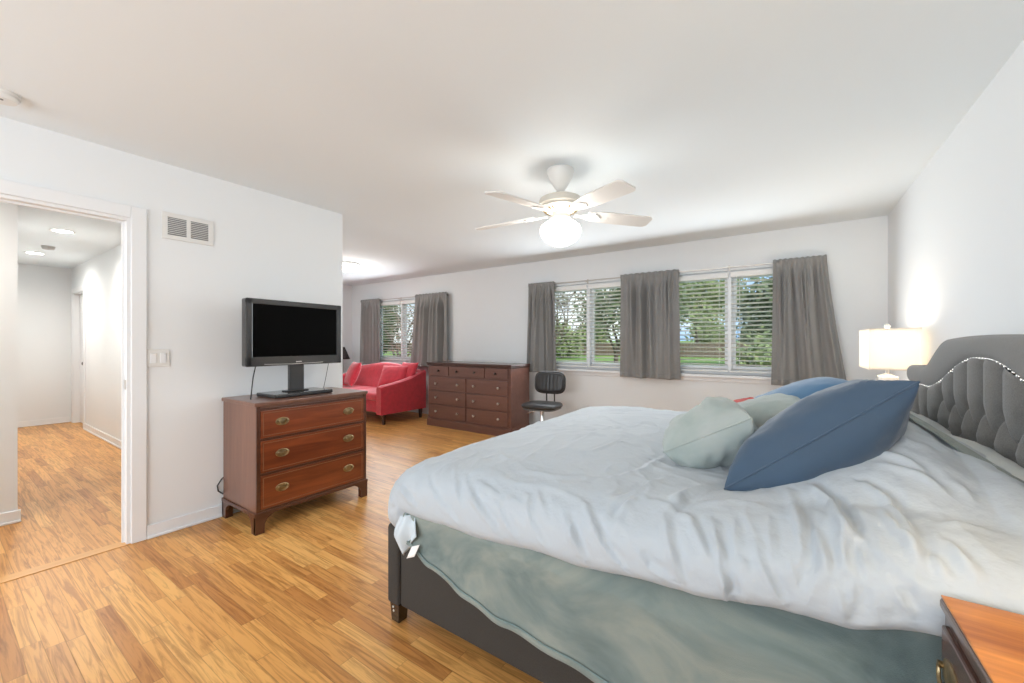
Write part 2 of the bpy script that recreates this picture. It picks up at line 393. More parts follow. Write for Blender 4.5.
# hall doorway with a closed white door set back in it
bm = bmnew()
box(bm, DX1, DX1 + .075, HY1 - .016, HY1, 0, DH + .075, .004); box(bm, DX0 - .075, DX0, HY1 - .016, HY1, 0, DH + .075, .004); box(bm, DX0, DX1, HY1 - .016, HY1, DH, DH + .075, .004)
box(bm, DX1 - .016, DX1, HY1, HY1 + .1, 0, DH); box(bm, DX0, DX0 + .016, HY1, HY1 + .1, 0, DH); box(bm, DX0, DX1, HY1, HY1 + .1, DH - .016, DH)
struct('trim_3', bm, TRIM)
bm = bmnew(); box(bm, DX0 + .02, DX1 - .02, HY1 + .06, HY1 + .095, .01, DH - .02, .003)
for z0, z1 in ((.2, .9), (1.05, 1.85)):
    box(bm, DX0 + .13, DX1 - .13, HY1 + .054, HY1 + .07, z0, z1, .006)
d1 = struct('door_1', bm, TRIM)
bm = bmnew(); lathe(bm, [(0, 0), (.026, 0), (.026, .006), (.011, .01), (.011, .035), (.026, .045), (.028, .06), (.018, .072), (0, .074)], n=16, mtx=Matrix.Translation((DX1 - .09, HY1 + .06, .95)) @ Matrix.Rotation(R(90), 4, 'X')); obj('door_knob', bm, BLACK, d1, True)

# windows: frame, sashes, panes, sill
for i, (a, b) in enumerate(WINS):
    bm = bmnew(); y0, y1 = YB + .03, YB + .12
    box(bm, a, a + .05, y0, y1, WZ0, WZ1, .004); box(bm, b - .05, b, y0, y1, WZ0, WZ1, .004)
    box(bm, a + .05, b - .05, y0, y1, WZ0, WZ0 + .05, .004); box(bm, a + .05, b - .05, y0, y1, WZ1 - .05, WZ1, .004)
    wn = struct('window_%d' % (i + 1), bm, TRIM)
    c = (a + b) / 2
    bm = bmnew(); box(bm, c - .022, c + .022, y0 - .012, y1, WZ0 + .045, WZ1 - .045, .004); obj('mullion', bm, TRIM, wn)
    for s0, s1 in ((a + .05, c - .022), (c + .022, b - .05)):
        bm = bmnew(); q0, q1 = y0 + .045, y0 + .075; z0, z1 = WZ0 + .05, WZ1 - .05
        box(bm, s0, s0 + .032, q0, q1, z0, z1, .003); box(bm, s1 - .032, s1, q0, q1, z0, z1, .003); box(bm, s0 + .032, s1 - .032, q0, q1, z0, z0 + .045, .003); box(bm, s0 + .032, s1 - .032, q0, q1, z1 - .035, z1, .003)
        sash = obj('sash', bm, TRIM, wn)
        bm = bmnew(); box(bm, s0 + .03, s1 - .03, q0 + .012, q0 + .017, z0 + .04, z1 - .03); obj('pane', bm, GLASS, sash)
bm = bmnew(); box(bm, -6.85, -5.15, YB - .05, YB + .04, WZ0 - .035, WZ0, .008); box(bm, -6.82, -5.18, YB - .012, YB, WZ0 - .08, WZ0 - .035, .004); struct('trim_4', bm, TRIM)
bm = bmnew(); box(bm, -3.09, .30, YB - .05, YB + .04, WZ0 - .035, WZ0, .008); box(bm, -3.06, .27, YB - .012, YB, WZ0 - .08, WZ0 - .035, .004); struct('trim_5', bm, TRIM)
# unseen window added behind the viewer to carry the fill light
bm = bmnew(); a, b = -3.15, .15
for x in (a, -2.05, -.97, b - .05): box(bm, x, x + .05, YN - .1, YN - .03, .6, 2.3, .004)
box(bm, a, b, YN - .1, YN - .03, .6, .66, .004); box(bm, a, b, YN - .1, YN - .03, 2.24, 2.3, .004); wn = struct('window_4', bm, TRIM)
bm = bmnew(); box(bm, a + .03, b - .03, YN - .07, YN - .065, .64, 2.27); obj('pane', bm, GLASS, wn)

# ------------------------------------------------------------------ ceiling and wall fittings
# air vent
VY0, VY1, VZ0, VZ1 = .893, 1.182, 1.945, 2.122
t = thing('air_vent', 'white metal two-panel air vent high on wall beside doorway', 'vent', (XL, (VY0 + VY1) / 2, (VZ0 + VZ1) / 2))
hw, hh = (VY1 - VY0) / 2, (VZ1 - VZ0) / 2
bm = bmnew(); bd = .03
box(bm, .001, .010, -hw, hw, -hh, -hh + bd, .003); box(bm, .001, .010, -hw, hw, hh - bd, hh, .003); box(bm, .001, .010, -hw, -hw + bd, -hh + bd, hh - bd); box(bm, .001, .010, hw - bd, hw, -hh + bd, hh - bd); box(bm, .001, .010, -.011, .011, -hh + bd, hh - bd)
obj('frame', bm, PLASTW, t)
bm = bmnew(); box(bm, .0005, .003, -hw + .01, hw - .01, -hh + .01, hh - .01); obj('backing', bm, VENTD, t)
bm = bmnew()
for k in range(9):
    z = -hh + bd + .008 + k * (2 * hh - 2 * bd - .006) / 9
    for s in (-1, 1):
        y0, y1 = (.011, hw - bd) if s > 0 else (-hw + bd, -.011)
        box(bm, -.003, .004, y0, y1, -.0012, .0012, mtx=Matrix.Translation((.006, 0, z + .003)) @ Matrix.Rotation(R(40), 4, 'Y'))
obj('louvre', bm, PLASTW, t)
# switch plate
t = thing('light_switch', 'white double rocker switch plate on wall right of doorway', 'light switch', (XL, .875, 1.157))
bm = bmnew(); box(bm, .0005, .007, -.06, .06, -.058, .058, .003); obj('plate', bm, PLASTW, t)
for s in (-1, 1):
    bm = bmnew(); box(bm, .006, .011, s * .025 - .016, s * .025 + .016, -.033, .033, .003, mtx=Matrix.Rotation(R(2), 4, 'Y')); obj('rocker', bm, TRIM, t)
# smoke detector
def detector(name, label, loc, r, m):
    t = thing(name, label, 'smoke detector', loc)
    bm = bmnew(); lathe(bm, [(0, 0), (r, 0), (r, -.012), (r * .96, -.016)], n=28); obj('base', bm, m, t, 'auto')
    bm = bmnew(); lathe(bm, [(r * .92, -.012), (r * .92, -.024), (r * .8, -.036), (r * .3, -.04), (0, -.04)], n=28); obj('cover', bm, m, t, 'auto')
    bm = bmnew(); lathe(bm, [(.006, -.039), (.006, -.042), (0, -.042)], c=(r * .4, 0, 0), n=10); obj('indicator', bm, VENTD, t)
detector('smoke_detector', 'round white smoke detector on bedroom ceiling above doorway', (-3.08, .215, H), .062, PLASTW)
detector('smoke_detector', 'small smoke detector between two hallway ceiling lights', (-7.5, .885, H), .06, mat('greyed_plastic', (.45, .44, .42), .5, bump=.01))
# hallway recessed lights, plus an unseen one added to brighten the entry
for k, (x, y, lb) in enumerate(((-6.35, .85, 'recessed hallway ceiling light nearer the bedroom doorway'), (-8.2, .85, 'recessed hallway ceiling light near the far end wall'), (-3.98, -.3, 'unseen recessed ceiling light added to brighten the entry left of the doorway'))):
    t = thing('recessed_light', lb, 'ceiling light', (x, y, H), 0, 'recessed lights in the hallway')
    bm = bmnew(); lathe(bm, [(.075, 0), (.095, 0), (.095, -.006), (.075, -.004), (.075, 0)], n=28); obj('trim_ring', bm, PLASTW, t, 'auto')
    bm = bmnew(); lathe(bm, [(.075, -.001), (.074, -.003), (0, -.003)], n=28); obj('lens', bm, RECESS, t)
    lamp('hall_bulb', 'SPOT', (x, y, H - .02), 88 if x < -5 else 105, (1, .95, .88), spot_size=R(172), spot_blend=1, shadow_soft_size=.08)
# flush ceiling light in the nook
t = thing('flush_ceiling_light', 'round lit flush ceiling light in the sitting nook', 'ceiling light', (-5.42, 3.6, H))
bm = bmnew(); lathe(bm, [(0, 0), (.165, 0), (.165, -.02), (.15, -.028)], n=36); obj('pan', bm, PLASTW, t, 'auto')
bm = bmnew(); lathe(bm, [(.15, -.02), (.152, -.06), (.14, -.1), (.09, -.115), (0, -.12)], n=36); obj('diffuser', bm, FLUSHG, t, True)
lamp('nook_bulb', 'POINT', (-5.42, 3.6, H - .2), 13, (1, .95, .88), shadow_soft_size=.1)

# ceiling fan
FX, FY = -1.295, 2.48
t = thing('ceiling_fan', 'white five-blade ceiling fan with lit frosted globe', 'ceiling fan', (FX, FY, H))
bm = bmnew(); lathe(bm, [(0, 0), (.092, 0), (.094, -.012), (.086, -.03), (.082, -.05), (.06, -.09), (.036, -.13), (.026, -.145), (0, -.147)], n=36); obj('canopy', bm, FANW, t, True)
bm = bmnew(); lathe(bm, [(.014, -.13), (.014, -.19)], n=16); obj('downrod', bm, FANW, t, True)
bm = bmnew(); lathe(bm, [(0, -.175), (.06, -.178), (.11, -.186), (.14, -.2), (.146, -.215), (.146, -.24), (.135, -.25), (.135, -.262), (.12, -.272), (.09, -.285), (.06, -.295), (0, -.296)], n=48)
mh = obj('motor_housing', bm, FANM, t, 'auto')
bm = bmnew()
for k in range(24):
    a = 2 * PI * k / 24
    box(bm, -.012, .012, -.003, .003, -.006, .006, .002, mtx=Matrix.Rotation(a, 4, 'Z') @ Matrix.Translation((.105, 0, -.281)) @ Matrix.Rotation(R(-28), 4, 'Y'))
obj('vent_slot', bm, BRASS, mh)
bm = bmnew(); lathe(bm, [(.05, -.29), (.06, -.3), (.06, -.325), (.075, -.335), (.078, -.36), (.06, -.362), (0, -.362)], n=32); obj('light_fitter', bm, FANM, t, 'auto')
bm = bmnew(); lathe(bm, [(.07, -.355), (.1, -.362), (.13, -.385), (.14, -.415), (.132, -.45), (.105, -.485), (.06, -.51), (0, -.518)], n=40); obj('globe', bm, GLOBE, t, True)
def blade_bm():
    bm = bmnew(); n = 26
    r0, r1 = .19, .655
    top = []; bot = []
    def half(s):
        wid = lerp(.05, .07, sstep(0, .35, s))
        e = max(0, (s - .93) / .07); wid *= math.sqrt(max(0, 1 - (e * .75) ** 2))
        return wid
    pr = []
    for i in range(n):
        s = i / (n - 1); pr.append((lerp(r0, r1, s), half(s)))
    for zz, lst in ((.004, top), (-.004, bot)):
        for x, h_ in pr: lst.append((bm.verts.new((x, -h_, zz)), bm.verts.new((x, h_, zz))))
    for i in range(n - 1):
        bm.faces.new((top[i][0], top[i + 1][0], top[i + 1][1], top[i][1])); bm.faces.new((bot[i][1], bot[i + 1][1], bot[i + 1][0], bot[i][0]))
        bm.faces.new((bot[i][0], bot[i + 1][0], top[i + 1][0], top[i][0])); bm.faces.new((top[i][1], top[i + 1][1], bot[i + 1][1], bot[i][1]))
    bm.faces.new((top[0][0], top[0][1], bot[0][1], bot[0][0])); bm.faces.new((top[-1][1], top[-1][0], bot[-1][0], bot[-1][1]))
    return bm
def iron_bm():
    bm = bmnew()
    poly = [(.1, -.016), (.15, -.014), (.19, -.03), (.235, -.05), (.262, -.03), (.285, 0), (.262, .03), (.235, .05), (.19, .03), (.15, .014), (.1, .016)]
    prism(bm, poly, 2, -.012, -.005)
    for x, y in ((.225, -.028), (.225, .028), (.262, 0)): lathe(bm, [(0, -.016), (.006, -.0145), (.006, -.012)], c=(x, y, 0), n=8)
    return bm
for k in range(5):
    ang = R(44 + 72 * k)
    M0 = Matrix.Rotation(ang, 4, 'Z') @ Matrix.Translation((0, 0, -.295)) @ Matrix.Rotation(R(2.5), 4, 'Y') @ Matrix.Rotation(R(-12), 4, 'X')
    b = obj('blade', blade_bm(), FANW, t); b.matrix_local = M0
    a = obj('blade_iron', iron_bm(), FANW, b)

# ------------------------------------------------------------------ curtains, rods, blinds
YR = YB - .075
def rod(label, x0, x1, brk):
    t = thing('curtain_rod', label, 'curtain rod', ((x0 + x1) / 2, YR, 2.085)); c = (x0 + x1) / 2
    bm = bmnew(); tube(bm, [(x0 - c, 0, 0), (x1 - c, 0, 0)], .0065, 10); obj('rod', bm, NICKEL, t, 'auto')
    for s, x in ((-1, x0), (1, x1)):
        bm = bmnew(); lathe(bm, [(0, -.012), (.011, -.008), (.013, 0), (.011, .008), (0, .012)], c=(x - c + s * .012, 0, 0), n=12); obj('finial', bm, NICKEL, t, True)
    for x in brk:
        bm = bmnew(); box(bm, x - c - .01, x - c + .01, .07, .0735, -.03, .03, .001); box(bm, x - c - .005, x - c + .005, .004, .072, -.012, -.006); lathe(bm, [(.009, -.012), (.009, .004), (0, .004)], c=(x - c, 0, -.002), n=8); obj('bracket', bm, NICKEL, t)
rod('slim metal curtain rod over window behind red sofa', -7.06, -4.76, (-7.0, -5.99, -4.80))
rod('long slim metal curtain rod over the two windows beside the bed', -3.11, .27, (-3.08, -2.24, -1.41, -.55, .24))
def curtain(label, top, bot, zb, pleats, seed, flare=0):
    """top, bot: (x0, x1) at the rod and at the hem"""
    c = (top[0] + top[1]) / 2
    t = thing('curtain', label, 'curtain', (c, YR, 2.085)); zh = 2.085 - zb
    rnd = random.Random(seed); ph = [rnd.uniform(0, 6.28) for _ in range(6)]
    nx, nz = 150, 46
    nf = int(pleats * 2); cl = [(.5 + .42 * (2 * (k + .5 + rnd.uniform(-.3, .3)) / nf - 1), rnd.uniform(.015, .028), rnd.choice((1, -.9, 1)) * rnd.uniform(.7, 1.2), rnd.uniform(-.05, .05)) for k in range(nf)]
    def f(u, v):
        z = .028 - v * (zh + .028); k = sstep(.02, 1, v)
        x = lerp(lerp(top[0], top[1], u), lerp(bot[0], bot[1], u), v ** (1.0 + flare)) - c
        g = 0
        for uc, su, am, dr in cl:
            q = (u - uc - dr * v) / (su * (1 + .9 * v)); g += am * math.exp(-q * q) * (1 - .25 * v)
        y = -.065 * g * sstep(.0, .22, v) + .014 * math.sin(2 * PI * 1.3 * u + ph[1]) * k + .010 * nse(u * 4 + seed, v * 1.8, .3) * k
        y += math.sin(2 * PI * nf * 1.7 * u + ph[3]) * .006 * (1 - sstep(.03, .45, v))
        edge = sstep(0, .06, min(u, 1 - u)); y = y * (.35 + .65 * edge)
        if abs(z) < .02: y = max(-.02, min(.0, y)) - .012
        elif z > 0: y = -.006 + y * .8
        return Vector((x, y - .018 - .012 * k, z + .004 * math.sin(2 * PI * u * 2 + ph[4]) * sstep(.9, 1, v) + .004 * math.sin(u * 60 + ph[5]) * (1 - sstep(0, .04, v))))
    bm = bmnew(); gridmesh(bm, nx, nz, f); p = obj('panel', bm, CURT, t, True, solid=.004)
    # rod pocket band at the back of the heading
    bm = bmnew(); gridmesh(bm, 60, 6, lambda u, v: Vector((lerp(top[0], top[1], u) - c, .012 + .004 * math.sin(u * 60), .02 - .045 * v))); obj('rod_pocket', bm, CURT, t, True, solid=.003)
    # hem fold
    bm = bmnew(); gridmesh(bm, nx, 4, lambda u, v: f(u, .955 + .045 * v) + Vector((0, -.0032, 0))); obj('hem', bm, CURT, p, True, solid=.002)
curtain('grey curtain at far left of window behind sofa', (-7.08, -6.5), (-7.1, -6.47), .84, 3, 1)
curtain('grey curtain on right side of window behind sofa, by brown dresser', (-5.5, -4.74), (-5.62, -4.72), .84, 4, 2)
curtain('grey curtain hanging behind black office chair and brown dresser edge', (-3.12, -2.70), (-3.15, -2.66), .84, 3, 3)
curtain('wide grey curtain between the two windows beside bed', (-1.755, -1.06), (-1.76, -1.04), .83, 5, 4)
curtain('grey curtain flared at the hem, nearest the white lamp', (-.14, .30), (-.155, .46), .825, 3.5, 5, .25)
def blind(label, x0, x1):
    c = (x0 + x1) / 2; hw = (x1 - x0) / 2; yb = YB - .004
    t = thing('window_blind', label, 'window blind', (c, yb, WZ0 + .01), 0, 'horizontal window blinds')
    zt = WZ1 - WZ0 - .03
    bm = bmnew(); box(bm, -hw, hw, -.012, .022, zt - .06, zt, .004); obj('headrail', bm, SLAT, t)
    bm = bmnew(); n = 21
    for k in range(n):
        z = .045 + k * (zt - .075 - .045) / n + .01
        box(bm, -hw + .004, hw - .004, -.019, .019, -.0014, .0014, mtx=Matrix.Translation((0, .004, z)) @ Matrix.Rotation(R(-17), 4, 'X'))
    obj('slat', bm, SLAT, t)
    bm = bmnew(); box(bm, -hw, hw, -.016, .022, .02, .038, .004); obj('bottom_rail', bm, SLAT, t)
    for x in (-hw * .75, hw * .75):
        bm = bmnew(); tube(bm, [(x, -.0195, zt - .05), (x, -.0195, .017), (x, .0255, .017), (x, .0255, zt - .05)], .0012, 5); obj('ladder_cord', bm, SLAT, t)
    bm = bmnew(); tube(bm, [(-hw + .06, -.024, zt - .05), (-hw + .062, -.026, zt - .5)], .003, 6); obj('tilt_wand', bm, SLAT, t, True)
names = ['behind the red sofa', 'nearest the brown dresser and office chair', 'nearest the white lamp']
for (a, b), nm in zip(WINS, names):
    c = (a + b) / 2
    blind('white slatted blind, left half of window ' + nm, a + .012, c - .012)
    blind('white slatted blind, right half of window ' + nm, c + .012, b - .012)

# ------------------------------------------------------------------ antique chest of drawers
CX0, CX1, CY0, CY1, CH = -3.38, -2.865, 1.226, 2.08, .862
t = thing('chest_of_drawers', 'antique mahogany three-drawer chest under the television', 'chest of drawers', (CX0, CY0, 0))
D, W = CX1 - CX0, CY1 - CY0
bm = bmnew(); box(bm, 0, D - .012, .012, W - .012, .125, CH - .025, .002); obj('carcass', bm, MAHOGT, t)
bm = bmnew()
box(bm, D - .0125, D - .002, .012, .035, .13, CH - .025, .001); box(bm, D - .0125, D - .002, W - .035, W - .012, .13, CH - .025, .001)
ZS = [.145, .385, .615, .815]
for z in ZS: box(bm, D - .0125, D - .003, .035, W - .035, z - .007, z + .007, .001)
obj('front_frame', bm, MAHOGD, t)
bm = bmnew(); box(bm, -.002, D + .004, 0, W, CH - .025, CH, .005); top = obj('top', bm, MAHOGT, t)
for z0, z1 in zip(ZS, ZS[1:]):
    a, b = z0 + .009, z1 - .009
    bm = bmnew(); box(bm, D - .03, D - .001, .037, W - .037, a, b, .002); dr = obj('drawer', bm, MAHOG, t)
    bm = bmnew(); i = .014; e0, e1 = .037 + i, W - .037 - i
    for (y0, y1, q0, q1) in ((e0, e1, a + i, a + i + .004), (e0, e1, b - i - .004, b - i), (e0, e0 + .004, a + i, b - i), (e1 - .004, e1, a + i, b - i)):
        box(bm, D - .0015, D + .0002, y0, y1, q0, q1)
    obj('inlay', bm, INLAY, dr)
    zc = (a + b) / 2 + .005
    for y in (.175, W - .175):
        bm = bmnew()
        prof = [(0, 0), (.034, 0), (.034, .0015), (.03, .004), (.022, .003), (.012, .005), (0, .005)]
        lathe(bm, [(r, z) for r, z in prof], n=28, mtx=Matrix.Translation((D - .001, y, zc)) @ Matrix.Diagonal((1, 1.35, .82, 1)) @ Matrix.Rotation(R(90), 4, 'Y'))
        for s in (-1, 1): lathe(bm, [(.006, 0), (.006, .014), (.008, .018), (0, .022)], n=10, mtx=Matrix.Translation((D - .001, y + s * .03, zc + .006)) @ Matrix.Rotation(R(90), 4, 'Y'))
        tube(bm, [(D + .014, y + .03 * math.cos(a_), zc + .006 - .026 * math.sin(a_)) for a_ in [PI * q / 12 for q in range(13)]], .003, 7)
        obj('pull', bm, BRASS, dr, 'auto')
bm = bmnew(); box(bm, -.002, D + .004, 0, W, .115, .14, .004); obj('base_moulding', bm, MAHOGD, t)
def bracket(yc, s, front):
    bm = bmnew()
    poly = [(0, 0), (.055, 0), (.058, .06), (.075, .09), (.12, .115), (.12, .118), (0, .118)]
    if front: prism(bm, [(yc + s * p, z) for p, z in poly], 0, D - .02, D + .002)
    prism(bm, [((D - .001 - p) if front else p, z) for p, z in poly], 1, min(yc, yc + s * .02), max(yc, yc + s * .02))
    if not front: prism(bm, [(yc + s * p, z) for p, z in poly], 0, 0, .02)
    x0 = D - .05 if front else 0
    box(bm, x0 + .002, x0 + .05, min(yc + s * .002, yc + s * .05), max(yc + s * .002, yc + s * .05), 0, .118)
    return bm
for fr in (True, False):
    for yc, s in ((.004, 1), (W - .004, -1)): obj('foot', bracket(yc, s, fr), MAHOGD, t)
# television
TVX, TVY, TVR = -3.10, 1.625, R(2.5)
t = thing('television', 'black flat television on pedestal stand atop the mahogany chest', 'television', (TVX, TVY, CH), TVR)
bm = bmnew(); box(bm, -.145, .115, -.225, .225, .001, .028, .007)
bs = obj('stand_base', bm, GUN, t)
bm = bmnew(); box(bm, -.035, .0, -.055, .055, .028, .34, .004); obj('neck', bm, GUN, t)
bm = bmnew(); box(bm, -.06, .015, -.085, .085, .028, .036, .003); obj('neck_collar', bm, BLACK, t)
z0, z1, hw = .228, .705, .367
bm = bmnew()
box(bm, -.055, .012, -hw, hw, z0, z1, .012)
box(bm, .0, .02, -hw, hw, z0, z0 + .068, .006); box(bm, .0, .02, -hw, hw, z1 - .04, z1, .006); box(bm, .0, .02, -hw, -hw + .042, z0, z1, .006); box(bm, .0, .02, hw - .042, hw, z0, z1, .006)
fr = obj('housing', bm, GUN, t)
bm = bmnew(); box(bm, .008, .0135, -hw + .038, hw - .038, z0 + .062, z1 - .036); obj('screen', bm, SCREEN, t)
bm = bmnew()
for k in range(5): box(bm, .0195, .0208, -.02 + k * .009, -.014 + k * .009, z0 + .02, z0 + .028, .0005)
obj('logo', bm, NICKEL, fr)
bm = bmnew(); prism(bm, [(-.25, z0 + .012), (-.05, z0 + .006), (.2, z0 + .012), (.2, z0 + .015), (-.05, z0 + .010), (-.25, z0 + .015)], 0, .0195, .0206); obj('trim_strip', bm, NICKEL, fr)
for pts in ([(-.05, -.27, z0 + .02), (-.03, -.30, .15), (.02, -.335, .05), (.03, -.345, .004)], [(-.05, .30, z0 + .02), (-.06, .28, .12), (-.07, .26, .004)]):
    bm = bmnew(); tube(bm, pts, .004 if pts[0][1] < 0 else .0022, 7); obj('cable', bm, BLACK, t, True)
t = tag(obj('power_cord', (lambda b: (tube(b, [(-3.392, 1.30, .32), (-3.392, 1.232, .27), (-3.39, 1.205, .23), (-3.39, 1.21, .19), (-3.392, 1.24, .16), (-3.393, 1.32, .13)], .0045, 7), b)[1])(bmnew()), BLACK, None, True), 'short black cord against wall behind the mahogany chest', 'cord')

# ------------------------------------------------------------------ brown dresser
X0, X1, Y0, Y1, DHT = -4.57, -3.03, 4.40, 4.86, .965
t = thing('dresser', 'wide dark brown dresser with many knobbed drawers between sofa and chair', 'dresser', (X0, Y0, 0)); W = X1 - X0; D = Y1 - Y0
bm = bmnew(); box(bm, 0, W, .004, D, .11, DHT - .05, .003); obj('carcass', bm, ESPR, t)
bm = bmnew(); box(bm, -.02, W + .02, -.022, D, DHT - .028, DHT, .007); box(bm, -.01, W + .01, -.012, D, DHT - .05, DHT - .028, .006); obj('top', bm, ESPRT, t)
bm = bmnew(); box(bm, -.014, W + .014, -.016, D, 0, .105, .004); box(bm, -.008, W + .008, -.01, D, .105, .12, .005); obj('plinth', bm, ESPR, t)
def ddrawer(xa, xb, za, zb, knobs, km):
    bm = bmnew(); box(bm, xa, xb, -.014, .01, za, zb, .004); d = obj('drawer', bm, ESPR, t)
    for kx in knobs:
        bm = bmnew(); lathe(bm, [(.009, 0), (.007, .01), (.010, .016), (.017, .02), (.018, .027), (.012, .033), (0, .035)], n=16, mtx=Matrix.Translation((kx, -.013, (za + zb) / 2)) @ Matrix.Rotation(R(90), 4, 'X')); obj('knob', bm, km, d, True)
PEW = mat('pewter_knob', (.62, .58, .54), .35, .9, bump=.02)
DKN = mat('dark_knob', (.07, .055, .05), .3, .7, bump=.02)
m0, m1 = .045, W - .045
zt = DHT - .058; hs = .135
q = (m1 - m0)
ddrawer(m0, m0 + q * .27 - .006, zt - hs, zt, [m0 + q * .135], DKN); ddrawer(m0 + q * .27 + .006, m0 + q * .73 - .006, zt - hs, zt, [m0 + q * .385, m0 + q * .615], DKN); ddrawer(m0 + q * .73 + .006, m1, zt - hs, zt, [m0 + q * .865], DKN)
z1 = zt - hs - .014; rh = (z1 - .135) / 3
for r_ in range(3):
    za = .135 + r_ * rh; zb = za + rh - .014
    for xa, xb in ((m0, m0 + q / 2 - .007), (m0 + q / 2 + .007, m1)):
        ddrawer(xa, xb, za, zb, [xa + (xb - xa) * .2, xa + (xb - xa) * .8], PEW)

# ------------------------------------------------------------------ red loveseat
SX0, SX1, SY0, SY1 = -6.95, -5.08, 3.93, 4.86
t = thing('loveseat', 'red upholstered loveseat under window in the sitting nook', 'sofa', (SX0, SY0, 0)); W = SX1 - SX0; D = SY1 - SY0
bm = bmnew(); box(bm, .02, W - .02, .05, D - .03, .17, .36, .03, seg=3); obj('base', bm, RED, t, 'auto')
AT = .135
def arm_bm(x0, x1):
    bm = bmnew(); n = 30
    def topz(s): return lerp(.60, .80, s ** 1.5 * .85 + .15 * sstep(.6, 1, s))
    rings = []
    for i in range(n):
        s = i / (n - 1); y = lerp(.0, D - .02, s); zt_ = topz(s) - .02 * math.exp(-(s / .04) ** 2); 
        cx = (x0 + x1) / 2; h_ = (x1 - x0) / 2 - .012 * math.exp(-(s / .03) ** 2)
        prof = [(-h_, .16), (-h_, zt_ - .05), (-h_ * .86, zt_ - .016), (-h_ * .5, zt_), (h_ * .5, zt_), (h_ * .86, zt_ - .016), (h_, zt_ - .05), (h_, .16)]
        rings.append([bm.verts.new((cx + a, y, b)) for a, b in prof])
    for a, b in zip(rings, rings[1:]):
        for k in range(8): bm.faces.new((a[k], a[(k + 1) % 8], b[(k + 1) % 8], b[k]))
    bm.faces.new(rings[0]); bm.faces.new(list(reversed(rings[-1])))
    return bm
for x0, x1 in ((0, AT), (W - AT, W)): obj('arm', arm_bm(x0, x1), RED, t, 'auto')
bm = bmnew(); n = 60
def btop(u): return .80 + .10 * (math.sin(PI * min(1, max(0, u))) ** 1.2)
def back(u, v):
    # v runs up the front, over the top and down the rear
    x = lerp(.03, W - .03, u); zt_ = btop(u)
    pr = [(0, .34), (.05, .5), (.12, .65), (.16, zt_ - .05), (.185, zt_ - .005), (.225, zt_), (.26, zt_ - .02), (.275, zt_ - .08), (.275, .4), (.27, .17)]
    k = v * (len(pr) - 1); i = min(int(k), len(pr) - 2); f = k - i
    a, b = pr[i], pr[i + 1]
    y = D - .30 + lerp(a[0], b[0], f); z = lerp(a[1], b[1], f)
    return Vector((x, y, z))
gridmesh(bm, 50, 28, back); obj('backrest', bm, RED, t, True)
for k in range(2):
    a = AT + .004 + k * (W - 2 * AT) / 2; b = a + (W - 2 * AT) / 2 - .008
    bm = bmnew(); box(bm, a, b, .02, D - .27, .355, .475, .04, seg=4)
    for v in bm.verts:
        if v.co.z > .42: v.co.z += .02 * math.sin(PI * (v.co.x - a) / (b - a)) * math.sin(PI * max(0, min(1, (v.co.y) / (D - .25))))
    obj('seat_cushion', bm, RED, t, 'auto')
for x, y in ((.06, .09), (W - .06, .09), (.06, D - .09), (W - .06, D - .09)):
    bm = bmnew(); tube(bm, [(x, y, .18), (x, y, 0)], [.036, .024], 4); obj('leg', bm, DARKW, t)

# ------------------------------------------------------------------ pillows
def pillow_bm(a, b, th, flange=0, seed=0, wr=.006, pinch=.06, n=44, sag=0, square=2.6, lump=0, ear=0, full=.45):
    """a, b half sizes, th half thickness; lies in local x, y"""
    bm = bmnew(); K = n
    def P(u, v, s):
        # outline pulled in between the corners
        ex = 1 - pinch * (1 - v * v) ** 1.0 * abs(u) ** 3; ey = 1 - pinch * (1 - u * u) * abs(v) ** 3
        x = a * u * (1 - pinch * .9 * (1 - abs(v) ** 2.2) * abs(u) ** 4); y = b * v * (1 - pinch * .9 * (1 - abs(u) ** 2.2) * abs(v) ** 4)
        fu = (max(0, 1 - abs(u) ** square)) ; fv = (max(0, 1 - abs(v) ** square))
        h = th * (fu * fv) ** full
        e = min(1 - abs(u), 1 - abs(v))
        h *= 1 + lump * nse(u * 1.6 + seed, v * 1.6, s + seed)
        w_ = wr * (nse(u * 4 + seed * 3, v * 4, s * 5) + .6 * nse(u * 9 + seed, v * 9, s * 3 + 2)) * sstep(0, .15, e)
        # creases from the corners
        ang = math.atan2(abs(v) - 1, abs(u) - 1)
        cr = math.sin(ang * 22 + seed) * wr * .8 * math.exp(-(((1 - abs(u)) ** 2 + (1 - abs(v)) ** 2) / .12)) * sstep(0, .1, e)
        ed = math.sin((u + v) * 17 + seed) * wr * .5 * math.exp(-e / .12) * sstep(0, .05, e)
        k_ = 1 + ear / a * (abs(u) * abs(v)) ** 7
        x *= k_; y *= k_
        return Vector((x, y, s * (h + w_ + cr + ed) - sag * ((x / a) ** 2)))
    g = {}
    for s in (1, -1):
        for i in range(K + 1):
            for j in range(K + 1):
                if s < 0 and (i in (0, K) or j in (0, K)): g[(s, i, j)] = g[(1, i, j)]; continue
                # denser near the rim
                u = math.sin((i / K - .5) * PI); v = math.sin((j / K - .5) * PI)
                g[(s, i, j)] = bm.verts.new(P(u, v, s))
        for i in range(K):
            for j in range(K):
                q = [g[(s, i, j)], g[(s, i + 1, j)], g[(s, i + 1, j + 1)], g[(s, i, j + 1)]]
                if s < 0: q.reverse()
                bm.faces.new(q)
    rim = [g[(1, i, 0)] for i in range(K)] + [g[(1, K, j)] for j in range(K)] + [g[(1, K - i, K)] for i in range(K)] + [g[(1, 0, K - j)] for j in range(K)]
    rim = [v.co.copy() for v in rim]
    return bm, rim
